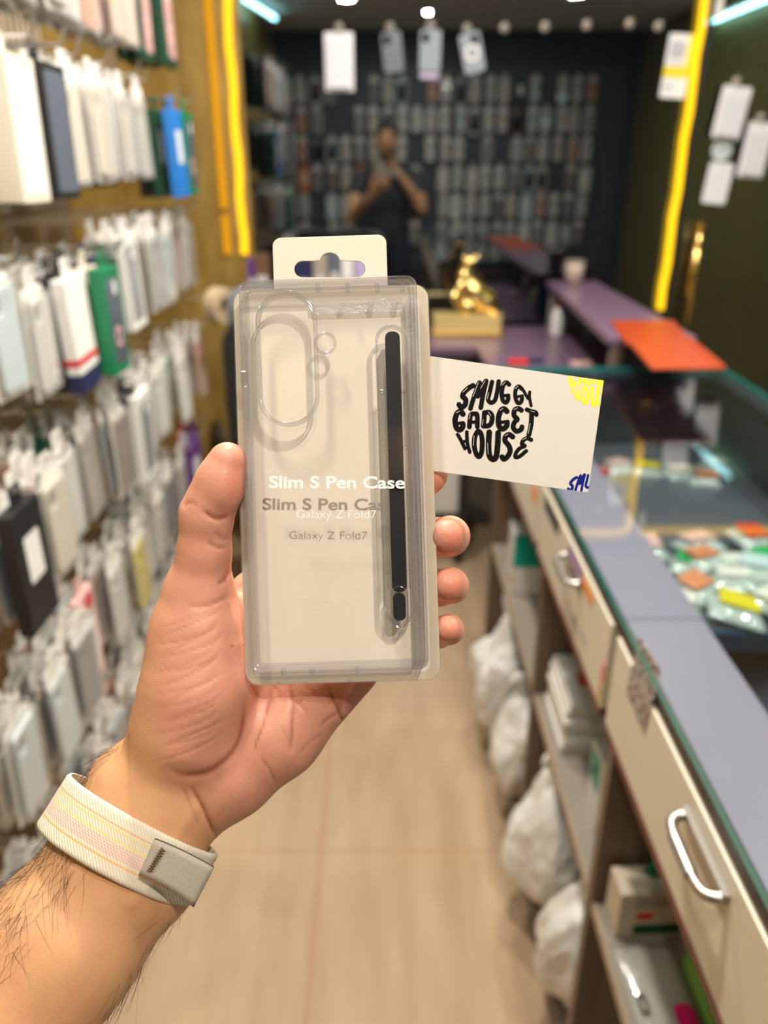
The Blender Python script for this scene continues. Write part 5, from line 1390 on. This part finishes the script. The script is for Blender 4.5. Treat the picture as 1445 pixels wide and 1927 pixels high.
rs = empty('raised_shelf', (0, 0, 0)); tag(rs, 'raised plum shelf standing on the right side of the corner desk', 'shelf')
mesh_obj('shelf_board', platebm([(.585, 2.04), (.815, 2.04), (.80, 3.06), (.615, 3.06)], [], 1.050, 1.070), m_plum, rs, bevel=.002, seg=1)
mesh_obj('side_panel', boxbm((.79, 2.07, DZ + .0005), (.802, 3.02, 1.050)), m_frame, rs)
mesh_obj('end_panel', boxbm((.625, 3.01, DZ + .0005), (.79, 3.022, 1.050)), pbr('grey_end', (.25, .24, .27), .5), rs)
mesh_obj('end_panel', boxbm((.70, 2.10, DZ + .0005), (.79, 2.112, 1.050)), pbr('dark_end', (.05, .045, .05), .5), rs)
m_or = pbr('orange_folder', (0.36, 0.045, 0.008), 0.35, vary=.06, scale=10)
def board(name, pts, z0, z1, mat, label, cat):
    r = empty(name, (sum(p.x for p in pts) / 4, sum(p.y for p in pts) / 4, z0)); tag(r, label, cat)
    c = r.location; mesh_obj('cover', platebm([(p.x - c.x, p.y - c.y) for p in pts], [], 0, z1 - z0), mat, r, bevel=.0015, seg=2)
    i0 = pts[1].lerp(pts[0], .10); i1 = pts[2].lerp(pts[3], .10)
    mesh_obj('spine_fold', platebm([(pts[1].x - c.x - .001, pts[1].y - c.y), (pts[2].x - c.x - .001, pts[2].y - c.y + .001), (i1.x - c.x, i1.y - c.y + .001), (i0.x - c.x, i0.y - c.y)], [], z1 - z0, z1 - z0 + .0022), mat, r)
    return r
fz = 1.0704
board('plastic_folder', [onZ(1148, 606, fz), onZ(1266, 608, fz), onZ(1300, 648, fz), onZ(1180, 652, fz)], fz, fz + .006, m_or, 'orange folder lying on the raised shelf, the farther one', 'folder')
board('plastic_folder', [onZ(1182, 646, fz + .008), onZ(1298, 640, fz + .008), onZ(1366, 697, fz + .008), onZ(1226, 698, fz + .008)], fz + .0085, fz + .0145, m_or, 'orange folder on the raised shelf overhanging the counter glass', 'folder')
cu = onZ(1083, 528, 1.07); cu.y = min(cu.y, 3.0)
r = empty('paper_cup', (.700, 2.98, 1.0702)); tag(r, 'small beige cup on the far end of the raised shelf', 'cup')
bm = bmesh.new(); lathe(bm, [(.030, 0), (.034, .06), (.036, .075)], 20); mesh_obj('cup_body', bm, M_('cup_beige', (.62, .5, .42), .5), r, True)
bm = bmesh.new(); lathe(bm, [(.038, .0745), (.038, .080), (.034, .083)], 20); mesh_obj('lid', bm, M_('lid_dark', (.25, .2, .17), .4), r, True)
def bottle(x, y, z, h, rad, c_body, c_cap, label):
    r = empty('bottle', (x, y, z)); tag(r, label, 'bottle'); bm = bmesh.new()
    lathe(bm, [(rad * .9, 0), (rad, h * .05), (rad, h * .6), (rad * .8, h * .7), (rad * .4, h * .78), (rad * .4, h * .84)], 18); mesh_obj('bottle_body', bm, M_('b_' + c_body, PAL[c_body], .3), r, True)
    bm = bmesh.new(); lathe(bm, [(rad * .48, h * .835), (rad * .48, h), (rad * .40, h * 1.01)], 16); mesh_obj('cap', bm, M_('b_' + c_cap, PAL[c_cap], .3), r, True)
q = onZ(1047, 632, DZ); bottle(q.x, q.y, DZ + .0003, .13, .024, 'white', 'red', 'white bottle with red cap at the foot of the raised shelf')
q = onZ(1140, 690, DZ); bottle(max(q.x, .60), min(q.y, 2.35), DZ + .0003, .115, .026, 'cream', 'white', 'cream bottle on the desk beside the orange folders')
for i, (px_, py_, cn, lab) in enumerate(((1092, 690, 'pink', 'small pink pouch on the desk edge beside the cream bottle'), (1115, 640, 'slate', 'dark small box on the desk under the raised shelf'), (975, 685, 'red', 'small red packet on the near edge of the plum desk'), (1005, 683, 'navy', 'dark small pad on the near edge of the plum desk'))):
    q = onZ(px_, py_, DZ); carton('small_box', (q.x - .03, max(q.y, 2.10) - .02, DZ + .0003), (q.x + .03, max(q.y, 2.10) + .02, DZ + (.05 if i == 1 else .014)), M_('sb_' + cn, PAL[cn], .4), lab)

# gold statue
sx, sy = onY(878, 600, 2.93).x, 2.93
st = empty('gold_ornament', (sx, sy, DZ + .0003)); tag(st, 'shiny gold ornament on a gold block, standing on the plum desk', 'ornament')
m_au = pbr('polished_gold', (0.90, 0.68, 0.26), 0.22, 1.0)
bm = bmesh.new(); plate(bm, rrect(.275, .10, .012, 5), [], 0, .018); mesh_obj('plinth', bm, m_au, st, bevel=.003)
bm = bmesh.new(); plate(bm, rrect(.255, .082, .012, 5), [], .018, .082)
mesh_obj('gold_block', bm, pbr('satin_gold', (0.92, 0.72, 0.30), 0.45, 0.75), st, bevel=.012, seg=4)
gb = Blob((-.12, -.06, .07), (.14, .06, .34), .003)
def sp_(px_, py_, dy=0):
    p = onY(px_, py_, sy); return (p.x - sx, dy, p.z - DZ)
for pts in ([(sp_(884, 494), .019), (sp_(872, 520), .023), (sp_(892, 548), .037), (sp_(914, 568), .034), (sp_(930, 586), .020)], [(sp_(872, 520), .018), (sp_(862, 545), .015), (sp_(880, 578), .030), (sp_(885, 595), .034)],
            [(sp_(884, 494), .015), (sp_(893, 486), .009), (sp_(899, 480), .005)], [(sp_(878, 492), .010), (sp_(872, 483), .005)], [(sp_(905, 545), .017), (sp_(925, 556), .013), (sp_(936, 575), .010)], [(sp_(866, 535, -.02), .012), (sp_(852, 556, -.03), .010), (sp_(860, 572, -.03), .010)]):
    gb.chain(pts, .012)
gv, gf = gb.mesh(3); gn = normals_of(gv, gf)
if (gn * (gv - gv.mean(0))).sum() < 0: gf = gf[:, ::-1]
fig = np_obj('figure', gv, gf, m_au, st)

# small boxes along the back of the desk
for px0, px1, top_, cn, lab in ((452, 474, 486, 'purple', 'purple small box at the left end of the desk by the light strip'), (478, 506, 478, 'brown', 'brown round-edged box beside the purple one on the desk'), (556, 586, 488, 'navy', 'dark blue box on the desk behind the hang tab, leftmost'), (589, 616, 478, 'taupe', 'tan box on the desk between dark blue and grey boxes'),
                                (619, 640, 470, 'slate', 'grey blue box on the desk beside the tan box'), (643, 664, 484, 'white', 'white box on the desk beside the grey blue box'), (667, 692, 487, 'lilac', 'lilac box at the end of the row behind the hang tab')):
    a = onY(px0, top_, 2.95); b = onY(px1, top_, 2.95); x0 = max(a.x, -.495)
    carton('small_box', (x0, 2.93, DZ + .0003), (max(b.x, x0 + .03), 2.99, a.z), M_('sb_' + cn, PAL[cn], .4), lab, prints=[('printed_label', 'near', .15, .85, .5, .75, M_('sb_label', (.6, .58, .55), .5))])

# office chair before the desk
ch = empty('office_chair', (-.285, 2.50, 0), (0, 0, .25)); tag(ch, 'grey and black office chair between the rack and the desk', 'chair')
m_mesh = pbr('grey_upholstery', (0.14, 0.15, 0.17), .7, bump=.2, bscale=150); m_blk = pbr('chair_black', (.015, .015, .016), .4)
def curved(w, z0, z1, y, th, bend, r_=.05, n=10):
    bm = bmesh.new(); plate(bm, rrect(w, z1 - z0, r_, 6), [], -th / 2, th / 2)
    bmesh.ops.subdivide_edges(bm, edges=[e for e in bm.edges if e.calc_length() > .06], cuts=5, use_grid_fill=True)
    for v in bm.verts:
        x, h, t = v.co.x, v.co.y, v.co.z; v.co = Vector((x, y - t - bend * (x / (w / 2)) ** 2, (z0 + z1) / 2 + h))
    return bm
mesh_obj('backrest', curved(.44, .60, 1.17, -.20, .05, .06), m_mesh, ch, True)
mesh_obj('backrest_frame', curved(.49, .56, 1.10, -.245, .02, .07, .08), m_blk, ch, True)
bm = bmesh.new(); plate(bm, rrect(.46, .44, .07, 6, (0, .02)), [], .44, .51); mesh_obj('seat', bm, m_mesh, ch, bevel=.015, seg=3)
mesh_obj('gas_lift', tubebm([(0, 0, .09), (0, 0, .44)], .026, 14), m_blk, ch, True)
for s in (-1, 1): mesh_obj('armrest', tubebm(catmull([(s * .22, .10, .47), (s * .27, .11, .55), (s * .27, .06, .68), (s * .265, -.10, .69), (s * .25, -.22, .66)], 5), .017, 10), m_blk, ch, True)
for i in range(5):
    a = 2 * PI * i / 5; sb = mesh_obj('base_arm', tubebm([(0, 0, .095), (.27 * math.cos(a), .27 * math.sin(a), .065)], [.024, .014], 8), m_blk, ch, True)
    cst = mesh_obj('caster', tubebm([(.265 * math.cos(a) - .018 * math.sin(a), .265 * math.sin(a) + .018 * math.cos(a), .028), (.265 * math.cos(a) + .018 * math.sin(a), .265 * math.sin(a) - .018 * math.cos(a), .028)], .028, 14), m_blk, ch, True)

# =================================================================== THINGS HUNG AND STUCK ON THE DARK GLASS
GYI = YG - .001
def sucker(x, z, label):
    r = empty('suction_hook', (x, GYI, z)); tag(r, label, 'hook', 'suction hooks on the glass'); 
    bm = bmesh.new(); lathe(bm, [(.016, 0), (.015, .004), (.006, .009), (.005, .014)], 18)
    bmesh.ops.transform(bm, matrix=Matrix.Rotation(PI / 2, 4, 'X'), verts=bm.verts); mesh_obj('cup', bm, clear('suction_cup', (.9, .9, .9), 1.45, .1, .5, (.85, .82, .8), .1) if 'suction_cup' not in bpy.data.materials else bpy.data.materials['suction_cup'], r, True)
    mesh_obj('hook', tubebm(catmull([(0, -.012, 0), (0, -.030, 0), (0, -.036, .006), (0, -.036, .014)], 4), .0016, 6), m_wire, r, True)
    return r
def hung(px_, top_, bot_, wpx, tilt, kind, col, label, Y=None):
    Y = Y or YG - .030
    a = onY(px_, top_, Y); b = onY(px_, bot_, Y); h = a.z - b.z; w = wpx / FPX * (a - CAM).dot(FWD)
    r = empty('hanging_case', (a.x, Y, a.z + .012), (0, tilt, 0)); tag(r, label, 'phone case', 'cases hung on the glass')
    def st_(bm):
        bmesh.ops.transform(bm, matrix=Matrix(((1, 0, 0, 0), (0, 0, -1, 0), (0, 1, 0, 0), (0, 0, 0, 1))), verts=bm.verts); return bm
    if kind == 'pack':
        mesh_obj('backing_card', st_(platebm(rrect(w, h, .006, 3, (0, -.012 - h / 2)), [circle(.0045, 12, (0, -.022))], -.001, 0)), M_('pack_white', (.78, .78, .82), .45), r)
        mesh_obj('blister', st_(platebm(rrect(w * .84, h * .78, .012, 4, (0, -.012 - h * .56)), [], .0002, .014)), M_('blister_white', (.74, .74, .80), .3), r, bevel=.004)
    else:
        mt = M_('hung_' + col, PAL[col], .3)
        mesh_obj('case_shell', st_(platebm(rrect(w, h, .012, 5, (0, -.012 - h / 2)), [rrect(w * .34, w * .42, .010, 4, (-w * .24 if kind != 'ring' else w * .22, -.012 - w * .34))], 0, .008)), mt, r, bevel=.002)
        if kind == 'ring': mesh_obj('white_ring', st_(platebm(circle(.026, 26, (0, -.012 - h * .5)), [circle(.017, 26, (0, -.012 - h * .5))], .0082, .0092)), pal('white'), r)
        if kind == 'clearcard': mesh_obj('white_header', st_(platebm(rrect(w * .9, h * .22, .003, 2, (0, -.012 - h * 1.06)), [], -.001, 0.0)), pal('lilac'), r)
    sk = sucker(a.x, a.z + .016, label.split(',')[0].replace('hung', '') + ' suction hook'); sk['label'] = 'clear suction hook holding the ' + label.split(' hung')[0]
    return r
hung(637, 60, 172, 55, 0.0, 'pack', 'white', 'white phone case pack hung at the left of the glass front')
hung(734, 60, 138, 38, -.12, 'shell', 'slate', 'tilted slate phone case hung right of the white pack')
hung(811, 56, 135, 40, 0.02, 'clearcard', 'pale steel', 'pale clear phone case hung third on the glass')
hung(880, 62, 140, 40, -.24, 'ring', 'pale steel', 'pale phone case with a white ring hung fourth, tilted')
for i, (px_, py_) in enumerate(((950, 51), (1027, 49), (1106, 46), (1187, 43), (1242, 48))):
    q = onY(px_, py_, YG - .02); sucker(q.x, q.z, f'empty clear suction hook on the glass, {NTH[i]} right of the ringed case')
hung(1390, 162, 262, 56, .10, 'pack', 'white', 'white phone case pack hung on the glass door')
hung(1436, 230, 335, 50, .08, 'pack', 'white', 'white phone case pack hung lower at the edge of the glass door')
def st_y(bm):
    bmesh.ops.transform(bm, matrix=Matrix(((1, 0, 0, 0), (0, 0, -1, 0), (0, 1, 0, 0), (0, 0, 0, 1))), verts=bm.verts); return bm
def on_glass(name, px_, py_, wpx, hpx, tilt, mat, label, prints=(), rad=.006, cat='sticker'):
    c = onY(px_, py_, GYI); k = (c - CAM).dot(FWD) / FPX; w, h = wpx * k, hpx * k / 1.0
    r = empty(name, (c.x, GYI, c.z), (0, tilt, 0)); tag(r, label, cat)
    mesh_obj('paper', st_y(platebm(rrect(w, h, min(rad, w / 2 - 1e-4, h / 2 - 1e-4), 6), [], 0, .0006)), mat, r)
    for nm, x0, x1, y0, y1, m in prints: mesh_obj(nm, st_y(platebm([(w * x0, h * y0), (w * x1, h * y0), (w * x1, h * y1), (w * x0, h * y1)], [], .0006, .0009)), m, r)
wp = M_('sticker_white', (.78, .80, .86), .45)
on_glass('poster_sticker', 1274, 125, 48, 106, .05, wp, 'white and yellow tall sticker on the glass beside the light strip', [('yellow_band', -.5, .5, -.18, .0, M_('stk_yellow', (.80, .66, .02), .45)), ('yellow_side', .30, .5, .0, .5, M_('stk_yellow', (.80, .66, .02), .45)), ('grey_print', -.36, .22, .12, .38, M_('stk_grey', (.45, .48, .55), .5)), ('grey_line', -.30, .30, .03, .05, M_('stk_dark', (.2, .22, .27), .5)), ('grey_text', -.38, -.05, -.36, -.30, M_('stk_grey', (.45, .48, .55), .5))])
on_glass('paper_note', 1348, 8, 26, 42, .0, wp, 'white paper note above the light strip at the door frame', [('grey_line', -.3, .3, .1, .2, M_('stk_grey', (.45, .48, .55), .5))], .001)
on_glass('round_sticker', 1358, 282, 38, 38, .0, M_('stk_round', (.60, .68, .72), .4), 'pale round sticker on the glass door below the hung pack', (), .05)
on_glass('label_sticker', 1350, 345, 46, 72, .08, wp, 'white label sticker with rounded corners under the round sticker', [], .012)
